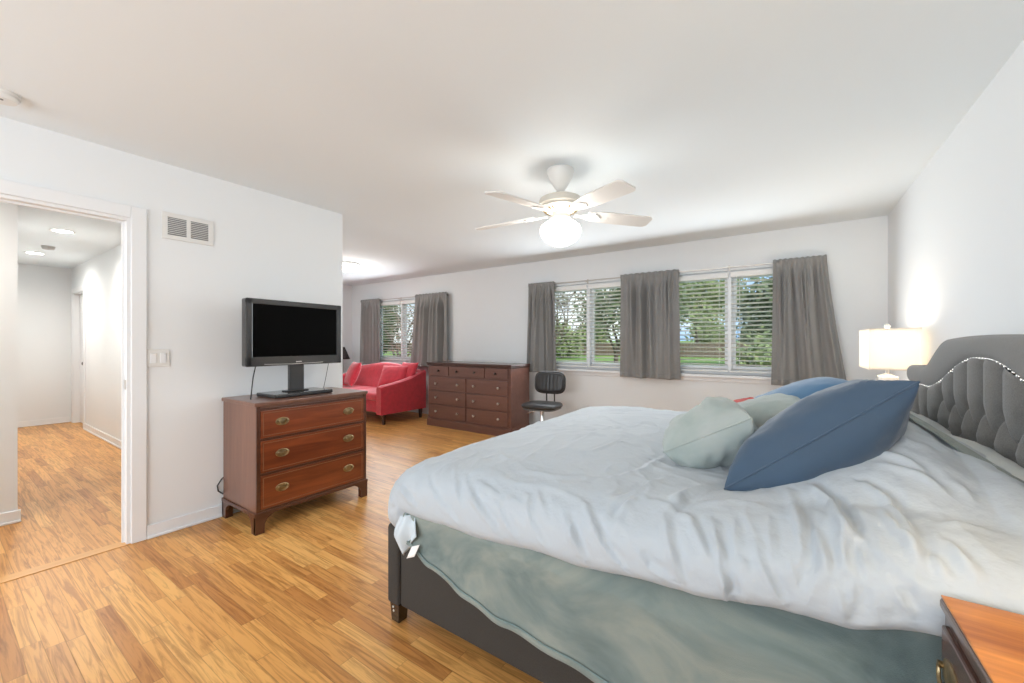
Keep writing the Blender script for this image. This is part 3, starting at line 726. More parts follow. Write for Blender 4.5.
def pillow(name, label, m, c, e1, roll, a, b, th, flange=0, pipe=True, seed=0, cat='pillow', group=None, yaw=0, **kw):
    """c centre, e1 tilt about world y (deg, + raises the +x edge)"""
    t = thing(name, label, cat, c, 0, group)
    Mx = Matrix.Rotation(R(yaw), 4, 'Z') @ Matrix.Rotation(R(-e1), 4, 'Y') @ Matrix.Rotation(R(roll), 4, 'X')
    bm, rim = pillow_bm(a, b, th, seed=seed, **kw)
    p = obj('case', bm, m, t, True); p.matrix_local = Mx
    if flange:
        bm = bmnew(); n = len(rim)
        ctr = Vector((0, 0, 0)); out = []
        for i, v in enumerate(rim):
            d = Vector((v.x / a, v.y / b)); mx_ = max(abs(d.x), abs(d.y)); 
            ox = flange * (d.x / mx_ if abs(d.x) > .97 * mx_ else (d.x / mx_) * .55 * abs(d.x / mx_) ** 3); oy = flange * (d.y / mx_ if abs(d.y) > .97 * mx_ else (d.y / mx_) * .55 * abs(d.y / mx_) ** 3)
            out.append(Vector((v.x + ox, v.y + oy, v.z + .007 * math.sin(i * .55 + seed) + .006 * nse(i * .2, seed))))
        A = [bm.verts.new(Vector((v.x * .985, v.y * .985, v.z))) for v in rim]; B = [bm.verts.new(v) for v in out]
        for i in range(n): bm.faces.new((A[i], A[(i + 1) % n], B[(i + 1) % n], B[i]))
        f = obj('flange', bm, m, t, True, solid=.006); f.matrix_local = Mx
    elif pipe:
        bm = bmnew(); tube(bm, rim + [rim[0]], .0035, 6, False); f = obj('seam', bm, m, t, True); f.matrix_local = Mx
    return t
# sofa cushions
def cushion(label, c, tilt, yaw, a, b, th, seed):
    t = thing('cushion', label, 'cushion', c, 0, 'red cushions on the loveseat')
    Mx = Matrix.Rotation(R(yaw), 4, 'Z') @ Matrix.Rotation(R(tilt), 4, 'X')
    bm, rim = pillow_bm(a, b, th, seed=seed, n=26, wr=.005); p = obj('case', bm, RED, t, True); p.matrix_local = Mx
    bm = bmnew(); tube(bm, rim + [rim[0]], .004, 6, False); f = obj('seam', bm, RED, t, True); f.matrix_local = Mx
cushion('red cushion at left end of loveseat, beside the television edge', (-6.52, 4.42, .70), 68, -20, .23, .22, .085, 3)
cushion('red cushion leaning at right end of loveseat against the arm', (-5.45, 4.46, .695), 60, 22, .24, .20, .085, 4)
cushion('red cushion tucked behind another, at loveseat right corner', (-5.29, 4.62, .75), 66, 8, .17, .19, .06, 5)

# ------------------------------------------------------------------ office chair
t = thing('office_chair', 'small black armless office chair between dresser and bed', 'chair', (-2.53, 4.36, 0), R(6))
def rpad(bm, w_, d_, h_, rad, z0, crown=0, n=48):
    rings = []
    pts = []
    for k in range(n):
        a = 2 * PI * k / n; c, s = math.cos(a), math.sin(a); p = 4.0
        r = (abs(c) ** p + abs(s) ** p) ** (-1 / p); pts.append((c * r, s * r))
    for f, z in ((0, 0), (.9, 0), (.97, .2), (1, .5), (.97, .8), (.9, 1), (.6, 1 + crown), (0, 1 + crown * 1.2)):
        rings.append([bm.verts.new((x * f * w_, y * f * d_, z0 + z * h_)) for x, y in pts] if f else [bm.verts.new((0, 0, z0 + z * h_))])
    for a, b in zip(rings, rings[1:]):
        for k in range(n):
            if len(a) == 1: bm.faces.new((a[0], b[(k + 1) % n], b[k]))
            elif len(b) == 1: bm.faces.new((a[k], a[(k + 1) % n], b[0]))
            else: bm.faces.new((a[k], a[(k + 1) % n], b[(k + 1) % n], b[k]))
bm = bmnew(); rpad(bm, .23, .22, .055, .1, .455, .15); obj('seat', bm, LEATH, t, True)
bm = bmnew(); rpad(bm, .215, .205, .02, .1, .436); obj('seat_pan', bm, LEATHS, t, True)
bm = bmnew(); n = 56
def bk(u, v):
    a = 2 * PI * u; c, s = math.cos(a), math.sin(a); p = 4
    r = (abs(c) ** p + abs(s) ** p) ** (-1 / p); q = v
    x = c * r * .205 * q; z = s * r * .135 * q
    th = .026 * (1 - q ** 6) ** .5 if q < 1 else 0
    ribs = .006 * abs(math.sin(PI * x / .05)) * (1 if q < .9 else 0)
    return Vector((x, -th - ribs + .12 * x * x, z))
def mk_back():
    bm = bmnew(); g1 = gridmesh(bm, n, 14, lambda u, v: bk(u, v), True)
    gridmesh(bm, n, 6, lambda u, v: (lambda p: Vector((p.x, -p.y + .24 * p.x * p.x, p.z)))(bk(u, v)), True)
    bmesh.ops.remove_doubles(bm, verts=bm.verts, dist=.0005)
    return bm
b = obj('backrest', mk_back(), LEATH, t, True); b.location = (0, .235, .745); b.rotation_euler = (R(-6), 0, 0)
bm = bmnew(); tube(bm, [(.205 * c_[0], .004 + .12 * (.205 * c_[0]) ** 2, .135 * c_[1]) for c_ in [((math.cos(a) * (abs(math.cos(a)) ** 4 + abs(math.sin(a)) ** 4) ** -.25), (math.sin(a) * (abs(math.cos(a)) ** 4 + abs(math.sin(a)) ** 4) ** -.25)) for a in [2 * PI * k / 48 for k in range(49)]]], .011, 8, False); obj('rim', bm, BLACK, b, True)
for s in (-1, 1):
    bm = bmnew(); tube(bm, [(s * .055, .1, .445), (s * .055, .235, .445), (s * .055, .262, .47), (s * .055, .262, .74)], .009, 8); obj('back_post', bm, BLACK, t, True)
bm = bmnew(); lathe(bm, [(.05, .44), (.05, .425), (.028, .41), (.028, .26), (.034, .25), (.034, .1), (0, .1)], n=20); obj('gas_column', bm, CHROME, t, 'auto')
bm = bmnew(); tube(bm, [(-.02, 0, .43), (-.12, -.02, .40), (-.2, -.03, .37)], .006, 7); obj('lever', bm, CHROME, t, True)
for k in range(5):
    a = 2 * PI * k / 5 + .3; M_ = Matrix.Rotation(a, 4, 'Z')
    bm = bmnew(); tube(bm, [M_ @ Vector((.02, 0, .12)), M_ @ Vector((.14, 0, .11)), M_ @ Vector((.26, 0, .075))], [.024, .019, .013], 8); lg = obj('base_arm', bm, BLACK, t, True)
    bm = bmnew(); 
    for s in (-1, 1): lathe(bm, [(0, -.009), (.024, -.009), (.026, 0), (.024, .009), (0, .009)], n=16, mtx=M_ @ Matrix.Translation((.26, s * .013, .026)) @ Matrix.Rotation(R(90), 4, 'X'))
    tube(bm, [M_ @ Vector((.26, 0, .08)), M_ @ Vector((.26, 0, .03))], .006, 6)
    obj('caster', bm, BLACK, lg, 'auto')

# ------------------------------------------------------------------ floor lamp glimpsed past the television
t = thing('floor_lamp', 'dark floor lamp shade just visible right of the television', 'lamp', (-7.36, 4.76, 0))
bm = bmnew(); lathe(bm, [(0, 0), (.13, 0), (.13, .012), (.03, .03), (.012, .05)], n=24); obj('base', bm, BLACK, t, 'auto')
bm = bmnew(); tube(bm, [(0, 0, .03), (0, 0, .95)], .011, 10); obj('pole', bm, BLACK, t, True)
bm = bmnew(); gridmesh(bm, 28, 6, lambda u, v: Vector((lerp(.14, .04, v) * math.cos(2 * PI * u), lerp(.14, .04, v) * math.sin(2 * PI * u), lerp(.935, 1.175, v))), True); obj('lamp_shade', bm, LSHD, t, True, solid=.004)

# ------------------------------------------------------------------ bed
BX0, BX1, BY0, BY1 = -1.50, .56, 1.19, 3.19; BYC = (BY0 + BY1) / 2
t = thing('bed', 'king bed with tufted grey arched headboard and charcoal upholstered rails', 'bed', (BX0, BY0, 0)); bed = t
def L_(x, y, z): return Vector((x - BX0, y - BY0, z))
bm = bmnew(); box(bm, 0, .075, 0, BY1 - BY0, .088, .44, .014, seg=3); obj('footboard', bm, BEDF, t, 'auto')
for y0 in (.012, BY1 - BY0 - .05):
    bm = bmnew(); box(bm, .0755, BX1 - BX0, y0, y0 + .038, .088, .40, .010, seg=3); obj('side_rail', bm, BEDF, t, 'auto')
bm = bmnew(); box(bm, .076, BX1 - BX0, .051, BY1 - BY0 - .051, .26, .30); obj('slat_deck', bm, DARKW, t)
LEGM = mat('black_leg_lacquer', (.012, .008, .007), .12, bump=.01, coat=.8)
for x, y in ((.005, .012), (.005, BY1 - BY0 - .07), (1.98, .012), (1.98, BY1 - BY0 - .07)):
    bm = bmnew(); box(bm, x, x + .062, y, y + .058, 0, .0885, .004)
    for v in bm.verts:
        if v.co.z < .03: v.co.x = lerp(v.co.x, x + .031, .18); v.co.y = lerp(v.co.y, y + .029, .18)
    lg = obj('leg', bm, LEGM, t)
    if x < .1 and y < .1:
        for z in (.05, .068):
            bm = bmnew(); lathe(bm, [(.0055, 0), (.004, .002), (0, .0025)], n=10, mtx=Matrix.Translation((x + .024, y + (.006 if z > .06 else .009) - .0065, z)) @ Matrix.Rotation(R(90), 4, 'X')); obj('bolt', bm, NICKEL, lg, True)
# headboard
HXF, HXB = .585, .69; HW = 1.06; HC = 2.18
def arch(y, w0=.42, w1=.80, zlo=1.13, zhi=1.285):
    d = abs(y - HC); return lerp(zhi - .012 * (d / w0) ** 2 if d < w0 else zhi - .012, zlo, sstep(w0, w1, d))
def inner(y):
    d = abs(y - HC); return 1.03 + .165 * (1 - sstep(.04, .72, d))
bm = bmnew()
ys = [HC - HW + 2 * HW * k / 80 for k in range(81)]
poly = [(HC - HW, .09)] + [(y, arch(y)) for y in ys] + [(HC + HW, .09)]
prism(bm, [(y - BY0, z) for y, z in poly], 0, HXF + .012 - BX0, HXB - BX0)
hb = obj('headboard', bm, HEADF, t, 'auto', bevel=.012)
# raised border roll
bm = bmnew()
def border(u, v):
    y = lerp(HC - HW, HC + HW, u); zi = inner(y); zo = arch(y); a = PI * v
    zc, hh_ = (zi + zo) / 2, (zo - zi) / 2
    return L_(HXF + .02 - .042 * math.sin(a) ** .6, y, zc - hh_ * math.cos(a))
gridmesh(bm, 140, 14, border); obj('border_roll', bm, HEADF, hb, True)
# tufted field
btn = []
SP = .158
rows = [(1.025, 0), (.915, 1), (.805, 0), (.695, 1)]
for z, off in rows:
    for k in range(-7, 8):
        y = HC + (k + .5 * off) * SP
        if abs(y - HC) < HW - .06 and z < inner(y) - .03: btn.append((y, z))
segs = []
for (y, z) in btn:
    up = [(y + s * SP / 2, z + .11) for s in (-1, 1)]
    for q_ in up:
        if any(abs(b_[0] - q_[0]) < .01 and abs(b_[1] - q_[1]) < .01 for b_ in btn): segs.append(((y, z), q_))
    if not any(b_[1] > z + .05 and abs(b_[0] - y) < SP * .6 for b_ in btn): segs.append(((y, z), (y, inner(y))))
def segd(p, s):
    (x1, y1), (x2, y2) = s; dx, dy = x2 - x1, y2 - y1; l2 = dx * dx + dy * dy
    q_ = max(0, min(1, ((p[0] - x1) * dx + (p[1] - y1) * dy) / l2)); return math.hypot(p[0] - x1 - q_ * dx, p[1] - y1 - q_ * dy)
def tuft(u, v):
    y = lerp(HC - HW + .004, HC + HW - .004, u); z = lerp(.60, inner(y) + .004, v)
    d = min([segd((y, z), s) for s in segs if abs(s[0][0] - y) < .25] or [1]); db = min(math.hypot(y - b_[0], z - b_[1]) for b_ in btn)
    puff = .038 * (1 - math.exp(-d / .028)); dim = .03 * math.exp(-(db / .022) ** 2)
    edge = sstep(0, .05, 1.02 * inner(y) - z + .01)
    return L_(HXF + .014 - puff * lerp(.45, 1, edge) + dim, y, z)
bm = bmnew(); gridmesh(bm, 300, 76, tuft); tf = obj('tufted_panel', bm, HEADF, hb, True)
for y, z in btn:
    if z > .75:
        bm = bmnew(); lathe(bm, [(.013, -.004), (.013, .001), (.009, .005), (0, .006)], n=12, mtx=Matrix.Translation(L_(HXF + .02, y, z)) @ Matrix.Rotation(R(-90), 4, 'Y')); obj('button', bm, HEADF, hb, True)
NAIL = mat('nailhead_silver', (.82, .80, .76), .22, 1, bump=.01)
bm = bmnew(); y = HC - HW + .02
while y < HC + HW - .02:
    lathe(bm, [(.0075, 0), (.0066, .004), (.0036, .006), (0, .0065)], n=8, mtx=Matrix.Translation(L_(HXF - .004, y, inner(y) + .004)) @ Matrix.Rotation(R(-90), 4, 'Y'))
    sl = (inner(y + .005) - inner(y)) / .005; y += .03 / math.sqrt(1 + sl * sl)
o = obj('nailhead_trim', bm, NAIL, hb, True)
# mattress
bm = bmnew(); box(bm, BX0 + .09, .55, BY0 + .055, BY1 - .055, .302, .655, .05, seg=4)
t = tag(obj('mattress', bm, mat('mattress_ticking', (.75, .74, .71), .9, bump=.1, bscale=200), None, 'auto'), 'king mattress under the duvet on the grey bed', 'mattress')

# blanket hanging under the duvet
def hemz(x):
    return interp([(-1.42, .46), (-1.30, .42), (-1.17, .37), (-1.0, .315), (-.8, .285), (-.6, .255), (-.38, .225), (-.1, .21), (.2, .20), (.56, .20)], x)
def blanket(u, v):
    x = lerp(-1.395, .55, u)
    zh = hemz(x) + .008 * nse(x * 9, 3)
    top = .662
    # v: 0 far side of the mattress top .. .3 near edge .. 1 hem
    f = 0.35
    if v < f:
        s = v / f; y = lerp(2.2, BY0 + .05, s); z = top + .003 + .002 * nse(x * 3, y * 3)
        rr = sstep(.93, 1, s); z -= .02 * rr; 
    else:
        s = (v - f) / (1 - f); z = lerp(top - .02, zh, s)
        y = BY0 + .05 - .085 * sstep(0, .35, s) - .012 * s
        amp = .004 + .014 * s
        y += amp * (nse(x * 3.2, s * .8, 7) + .5 * nse(x * 7.5 + s, s * 1.5, 2))
    if x < -1.33: y += .02 * sstep(-1.33, -1.395, x)
    return Vector((x, y, z))
bm = bmnew(); gridmesh(bm, 170, 70, blanket)
t = tag(obj('blanket', bm, SAGE, None, True, solid=.006), 'sage tie-dyed blanket hanging below the duvet over the bed rail', 'blanket')
bm = bmnew(); gridmesh(bm, 170, 4, lambda u, v: blanket(u, .965 + .035 * v) + Vector((0, -.006, -.002))); obj('hem_band', bm, SAGE, t, True, solid=.004)
bm = bmnew(); tube(bm, [blanket(k / 120, .962) + Vector((0, -.0085, 0)) for k in range(121)], .0022, 5); obj('stitching', bm, mat('stitch_thread', (.18, .25, .25), .9), t, True)

# ------------------------------------------------------------------ duvet
def Ttop(x, y):
    """height of the duvet's top over the bed"""
    z = .735 + .03 * sstep(-1.45, -.9, x)
    z += .035 * math.exp(-((y - 2.2) / .8) ** 2) * sstep(-1.4, -.7, x)
    # rises over the sleeping pillows
    rise = .165 * sstep(-.12, .24, x) * (1 - .62 * sstep(.30, .50, x))
    z += rise * sstep(1.22, 1.72, y) * (1 - .6 * sstep(2.7, 3.2, y))
    z += .03 * sstep(-.3, .3, x) * sstep(1.15, 1.5, y)
    z += .012 * nse(x * 2.2 + 3, y * 2.2, 1)
    return z
DX_0, DX_1, DY_0, DY_1 = -1.525, .515, 1.125, 3.27; RC = .16
dcx, dcy = (DX_0 + DX_1) / 2, (DY_0 + DY_1) / 2; dhx, dhy = (DX_1 - DX_0) / 2, (DY_1 - DY_0) / 2
def dhem(x, y, nx_, ny_):
    near = interp([(-1.5, .40), (-1.42, .45), (-1.34, .525), (-1.15, .525), (-.6, .545), (-.19, .575), (.09, .61), (.24, .65), (.5, .70)], x)
    near += .010 * nse(x * 4.5, .3, 9)
    foot = .415 + .03 * nse(y * 4, 2, 5); far = .52; head = Ttop(x, y) - .07
    ws = [max(0, -ny_) ** 2, max(0, -nx_) ** 2, max(0, ny_) ** 2, max(0, nx_) ** 2]
    return (near * ws[0] + foot * ws[1] + far * ws[2] + head * ws[3]) / max(1e-6, sum(ws))
def ridged(x, y, s, w=2.4):
    n_ = nse(x, y, s); return (1 - min(1, abs(n_) * w)) ** 2
def wr_top(p):
    # folds radiate from the pile of pillows; finer crumple all over
    dx, dy = p.x - .05, p.y - 2.0; r = math.hypot(dx, dy); a = math.atan2(-dx, -dy)
    near = sstep(2.3, 1.35, p.y)
    wx, wy = nse(p.x * 2.2, p.y * 2.2, p.z * 2 + 4), nse(p.x * 2.2 + 9, p.y * 2.2, p.z * 2)
    sofa_ = ridged(p.x * 2.3 + p.y * 1.6 + .8 * wx, p.y * 3.4 - p.x * .9 + p.z * 2 + .6 * wy, 11, 2.6)
    cx_ = ridged(p.x * 7 + 1.2 * wx + p.y * 3, p.y * 3.5 + p.z * 5 + 1.2 * wy - p.x * 2, 17, 2.5)
    sm = nse(p.x * 13 + wx, p.y * 13 + wy, p.z * 13) + .5 * nse(p.x * 29 + wx * 2, p.y * 29 + wy * 2, p.z * 29)
    sway = nse(p.x * 3.1, p.y * 3.1, p.z * 3 + 4)
    calm = lerp(.25, 1, sstep(.58, .78, p.z))
    return .0042 * sofa_ * calm + .0055 * cx_ * calm + .003 * sm + .009 * sway
# creases of the cover: points along the fold, its height, its width (metres)
CREASES = [
    (((-1.07, 1.18, .71), (-1.01, 1.14, .66)), .008, .011), (((-1.05, 1.21, .73), (-.95, 1.14, .68), (-.86, 1.13, .62), (-.84, 1.13, .60)), .009, .012),
    (((-1.10, 1.14, .64), (-1.01, 1.13, .58)), .006, .011), (((-1.24, 1.20, .70), (-1.15, 1.14, .66), (-1.08, 1.13, .615)), .006, .012),
    (((-.75, 1.19, .73), (-.70, 1.14, .66), (-.64, 1.13, .60)), .008, .013), (((-.73, 1.22, .74), (-.66, 1.16, .70)), .006, .011),
    (((-.60, 1.17, .71), (-.56, 1.14, .67), (-.54, 1.13, .61)), .008, .013), (((-.96, 1.19, .73), (-.85, 1.16, .71)), .005, .012),
    (((-.85, 1.15, .685), (-.76, 1.13, .60)), .007, .012), (((-1.35, 1.14, .65), (-1.26, 1.13, .60)), .010, .012), (((-1.38, 1.13, .58), (-1.48, 1.26, .46)), .009, .011),
    (((-.54, 1.20, .74), (-.48, 1.15, .69), (-.43, 1.14, .64), (-.39, 1.14, .61)), .012, .013), (((-.57, 1.16, .70), (-.54, 1.13, .65), (-.51, 1.13, .60)), .009, .012),
    (((-.35, 1.14, .67), (-.32, 1.14, .64), (-.27, 1.13, .62)), .010, .012), (((-.29, 1.20, .745), (-.26, 1.14, .69), (-.24, 1.13, .63)), .010, .013),
    (((-.17, 1.24, .76), (-.15, 1.16, .72), (-.13, 1.13, .65), (-.13, 1.15, .605)), .012, .013), (((-.21, 1.20, .75), (-.17, 1.14, .70)), .008, .012),
    (((-.47, 1.22, .74), (-.42, 1.31, .77), (-.36, 1.50, .78)), .008, .015), (((-.43, 1.16, .705), (-.42, 1.22, .75), (-.40, 1.29, .77)), .008, .013),
    (((-.27, 1.32, .78), (-.30, 1.22, .75)), .008, .013), (((-.18, 1.55, .78), (-.26, 1.38, .79), (-.31, 1.26, .77)), .008, .015),
    (((-.49, 1.68, .78), (-.40, 1.64, .78)), .006, .013), (((-.70, 1.62, .79), (-.66, 1.83, .80), (-.53, 1.76, .79)), .005, .014),
    (((-.10, 1.16, .72), (-.09, 1.14, .71)), .006, .010), (((.00, 1.46, .815), (.02, 1.28, .80), (.03, 1.19, .76), (.02, 1.15, .725)), .014, .013),
    (((.055, 1.475, .836), (.097, 1.39, .82), (.112, 1.25, .81), (.10, 1.16, .755)), .018, .014), (((.05, 1.25, .80), (.07, 1.17, .76), (.07, 1.15, .735)), .010, .011),
    (((.168, 1.45, .874), (.207, 1.41, .854), (.221, 1.30, .835), (.223, 1.21, .816), (.22, 1.17, .80)), .013, .014), (((.19, 1.36, .84), (.20, 1.25, .83), (.22, 1.21, .82)), .010, .011),
    (((.13, 1.25, .815), (.14, 1.16, .76)), .010, .012), (((-.07, 1.19, .75), (-.05, 1.145, .71), (-.03, 1.14, .68), (-.01, 1.14, .645)), .011, .012),
    (((.005, 1.16, .74), (.01, 1.14, .71)), .007, .010), (((.09, 1.135, .71), (.10, 1.13, .66)), .009, .010), (((.12, 1.15, .74), (.11, 1.13, .68)), .009, .011),
    (((.22, 1.52, .92), (.28, 1.49, .91), (.315, 1.46, .89)), .008, .014), (((-.14, 1.13, .67), (-.12, 1.14, .62)), .010, .010), (((.18, 1.145, .75), (.20, 1.13, .71)), .008, .011),
    (((.215, 1.57, .94), (.27, 1.54, .93), (.305, 1.49, .905)), .008, .013), (((.26, 1.70, .98), (.285, 1.62, .97), (.33, 1.63, .96)), .007, .013),
    (((.28, 1.24, .83), (.30, 1.17, .80)), .008, .013), (((.246, 1.20, .817), (.256, 1.16, .79)), .008, .012), (((.29, 1.32, .84), (.33, 1.345, .84), (.38, 1.36, .82)), .007, .014),
    (((.35, 1.50, .90), (.37, 1.47, .88)), .006, .013), (((-.55, 1.36, .77), (-.46, 1.52, .78), (-.42, 1.77, .79)), .005, .016), (((-.84, 1.61, .78), (-.83, 2.04, .79), (-.69, 2.28, .80)), .004, .018),
    (((-.22, 1.31, .775), (-.13, 1.37, .79), (-.07, 1.35, .79)), .007, .014), (((-.86, 1.31, .76), (-.70, 1.33, .765), (-.56, 1.38, .77)), .006, .018),
    (((-.04, 1.28, .78), (-.035, 1.18, .75)), .008, .012), (((-.12, 1.26, .77), (-.11, 1.175, .73)), .007, .012), (((-.34, 1.28, .77), (-.23, 1.23, .756), (-.195, 1.16, .72)), .007, .013)]
bm = bmnew()
NA = 760; NT = 120; NS = 66
def per(k):
    # walk round the rectangle, closest steps along the near side
    A_ = 2 * dhx; B_ = 2 * dhy
    for cnt, kind_ in ((400, 0), (130, 1), (90, 2), (140, 3)):
        if k < cnt: break
        k -= cnt
    f = k / cnt; p = ((-dhx + f * A_, -dhy), (dhx, -dhy + f * B_), (dhx - f * A_, dhy), (-dhx, dhy - f * B_))[kind_]
    x, y = p; nx_, ny_ = 0, 0
    if abs(x) > dhx - RC and abs(y) > dhy - RC:
        cx_, cy_ = math.copysign(dhx - RC, x), math.copysign(dhy - RC, y); d_ = Vector((x - cx_, y - cy_))
        d_ = d_.normalized(); return Vector((dcx + cx_ + d_.x * RC, dcy + cy_ + d_.y * RC)), d_
    if abs(abs(y) - dhy) < 1e-6: ny_ = math.copysign(1, y)
    else: nx_ = math.copysign(1, x)
    return Vector((dcx + x, dcy + y)), Vector((nx_, ny_))
rings = [[None] * NA for _ in range(NT + NS)]
ctr = bm.verts.new((dcx, dcy, Ttop(dcx, dcy)))
for k in range(NA):
    E_, n_ = per(k)
    head = max(0, n_.x) ** 2; foot = max(0, -n_.x) ** 2
    # inner outline of the flat top: a smaller rectangle with tight corners
    ri = .05; ix0, ix1, iy = -dhx + .26 + ri, dhx - .11 - ri, dhy - .26 - ri
    q = E_ - Vector((dcx, dcy)); fx = max(0, min(1, (q.x + dhx - RC) / (2 * (dhx - RC)))); fy = max(0, min(1, (q.y + dhy - RC) / (2 * (dhy - RC))))
    Ein = Vector((dcx + lerp(ix0, ix1, fx), dcy + lerp(-iy, iy, fy))) + n_ * ri
    span = E_ - Ein; w_ = span.length
    for i in range(NT):
        m_ = ((i + 1) / NT)
        p2 = Vector((dcx, dcy)).lerp(Ein, m_); rings[i][k] = bm.verts.new((p2.x, p2.y, Ttop(p2.x, p2.y)))
    T0 = Ttop(Ein.x, Ein.y); hz = min(dhem(E_.x, E_.y, n_.x, n_.y), T0 - .05)
    zm = hz + .30 * (T0 - hz)
    for j in range(NS):
        ph = R(152) * (j + 1) / NS
        if ph <= PI / 2:
            out = math.sin(ph) ** .95; z = zm + (T0 - zm) * math.cos(ph) ** .78
        else:
            out = 1 - (.10 * (1 - head)) / w_ * (1 - math.sin(ph)); z = zm - (zm - hz) * (abs(math.cos(ph)) / .883) ** .8
        p2 = Ein + span * out
        rings[NT + j][k] = bm.verts.new((p2.x, p2.y, z))
for k in range(NA):
    bm.faces.new((ctr, rings[0][k], rings[0][(k + 1) % NA]))
    for i in range(NT + NS - 1):
        bm.faces.new((rings[i][k], rings[i + 1][k], rings[i + 1][(k + 1) % NA], rings[i][(k + 1) % NA]))
bmesh.ops.recalc_face_normals(bm, faces=bm.faces); bm.normal_update()
nrm = np.array([v.normal[:] for v in bm.verts]); pos = np.array([v.co[:] for v in bm.verts])
off = np.array([wr_top(v.co) - .008 for v in bm.verts])
for pts, amp, wid in CREASES:
    # a crease is a soft ridge with a shallow valley on one side, fading out at both ends
    pts = [np.array(p) for p in pts]; n_ = len(pts) - 1; best = np.full(len(pos), 9.0); par = np.zeros(len(pos)); sgn = np.zeros(len(pos))
    for q in range(n_):
        a_, b2 = pts[q], pts[q + 1]; d_ = b2 - a_; t_ = np.clip(((pos - a_) @ d_) / (d_ @ d_), 0, 1)
        v_ = pos - (a_ + t_[:, None] * d_); r_ = np.linalg.norm(v_, axis=1); m_ = r_ < best
        side = np.sign((np.cross(nrm, d_) * v_).sum(1))
        best = np.where(m_, r_, best); par = np.where(m_, (q + t_) / n_, par); sgn = np.where(m_, side, sgn)
    d_ = best * sgn; env = np.sin(np.pi * np.clip(par * .86 + .07, 0, 1)) ** .8
    off += 1.35 * amp * env * (np.exp(-(best / wid) ** 2) * 1.15 - .75 * np.exp(-((d_ - 1.5 * wid) / (1.1 * wid)) ** 2))
pos = pos + nrm * off[:, None]
for v, c_ in zip(bm.verts, pos): v.co = c_
duvet = tag(obj('duvet', bm, DUV, None, True), 'puffy pale blue-white duvet spread over the king bed', 'duvet')
# sage underside showing where the cover is turned back at the sleeping pillows
def turned(u, v):
    y = lerp(1.34, 2.95, u); x = interp([(1.34, .50), (1.6, .475), (1.95, .425), (2.3, .40), (2.95, .41)], y) + .01 * nse(y * 5, 2) + (v - .5) * lerp(.085, .06, u)
    return Vector((x, y, Ttop(x, y) + .012 + .018 * math.sin(PI * v) + .004 * nse(y * 9, v * 3)))
bm = bmnew(); gridmesh(bm, 120, 10, turned); obj('turned_edge', bm, SAGE, duvet, True, solid=.004)
# loose corner of the cover with its care tag
def corner(u, v):
    w_ = lerp(.03, .065, math.sin(PI * min(1, v * .8)) ) * (1 if v < .6 else lerp(1, .35, (v - .6) / .4))
    x = -1.315 + (u - .5) * 2 * w_ * 1.15 + .02 * v * (u - .2)
    y = 1.163 - .012 + .012 * math.sin(u * 9 + v * 3) - .02 * math.sin(PI * v)
    z = lerp(.54, .37, v * (1 - .35 * u)) + .02 * (u - .5) * v
    return Vector((x, y, z))
bm = bmnew(); gridmesh(bm, 24, 22, corner); obj('corner_tie', bm, DUVD, duvet, True, solid=.004)
bm = bmnew(); gridmesh(bm, 5, 5, lambda u, v: Vector((-1.262 + .045 * u - .02 * v, 1.125 - .01 * v, .43 + .02 * u - .05 * v))); obj('care_tag', bm, TAGM, duvet, True, solid=.0015)

# pillows on the bed
pillow('pillow', 'large navy blue pillow with pointed corners nearest the viewer, propped on the duvet', NAVY, (.078, 1.72, .925), 39, -13, .25, .225, .125, seed=2, yaw=3, wr=.006, lump=.15, ear=.04, full=.34, pinch=.035)
pillow('pillow', 'blue pillow behind the navy one, farther across the bed', BLUE, (.01, 2.62, .90), 26, -6, .29, .30, .125, seed=6, wr=.006, yaw=6, ear=.03)
pillow('pillow', 'plump sage green pillow in front of the navy pillow', SAGEP, (-.265, 1.91, .862), 28, -12, .165, .28, .125, seed=9, wr=.008, lump=.2, yaw=8, square=3.2, full=.36)
pillow('pillow', 'pale sage pillow between the blue pillows, mostly hidden', SAGEP, (-.12, 2.36, .87), 22, 0, .22, .25, .105, seed=12, wr=.007)
pillow('pillow', 'pale sleeping pillow against headboard, nearest the bedside table', PALEP, (.405, 1.95, .795), 10, 0, .215, .42, .11, seed=15, wr=.008, lump=.25)
pillow('pillow', 'pale sleeping pillow at headboard on the far half of the bed', PALEP, (.405, 2.80, .785), 10, 0, .215, .38, .11, seed=19, wr=.008, lump=.25)
pillow('pillow', 'grey patterned pillow end showing behind the far blue pillow', GREYF, (.23, 2.82, .93), 30, 0, .19, .24, .075, seed=22)
pillow('cushion', 'small red cushion corner peeking out behind the sage pillow', REDF, (-.23, 2.70, .865), 20, 0, .11, .12, .06, seed=23, cat='cushion')

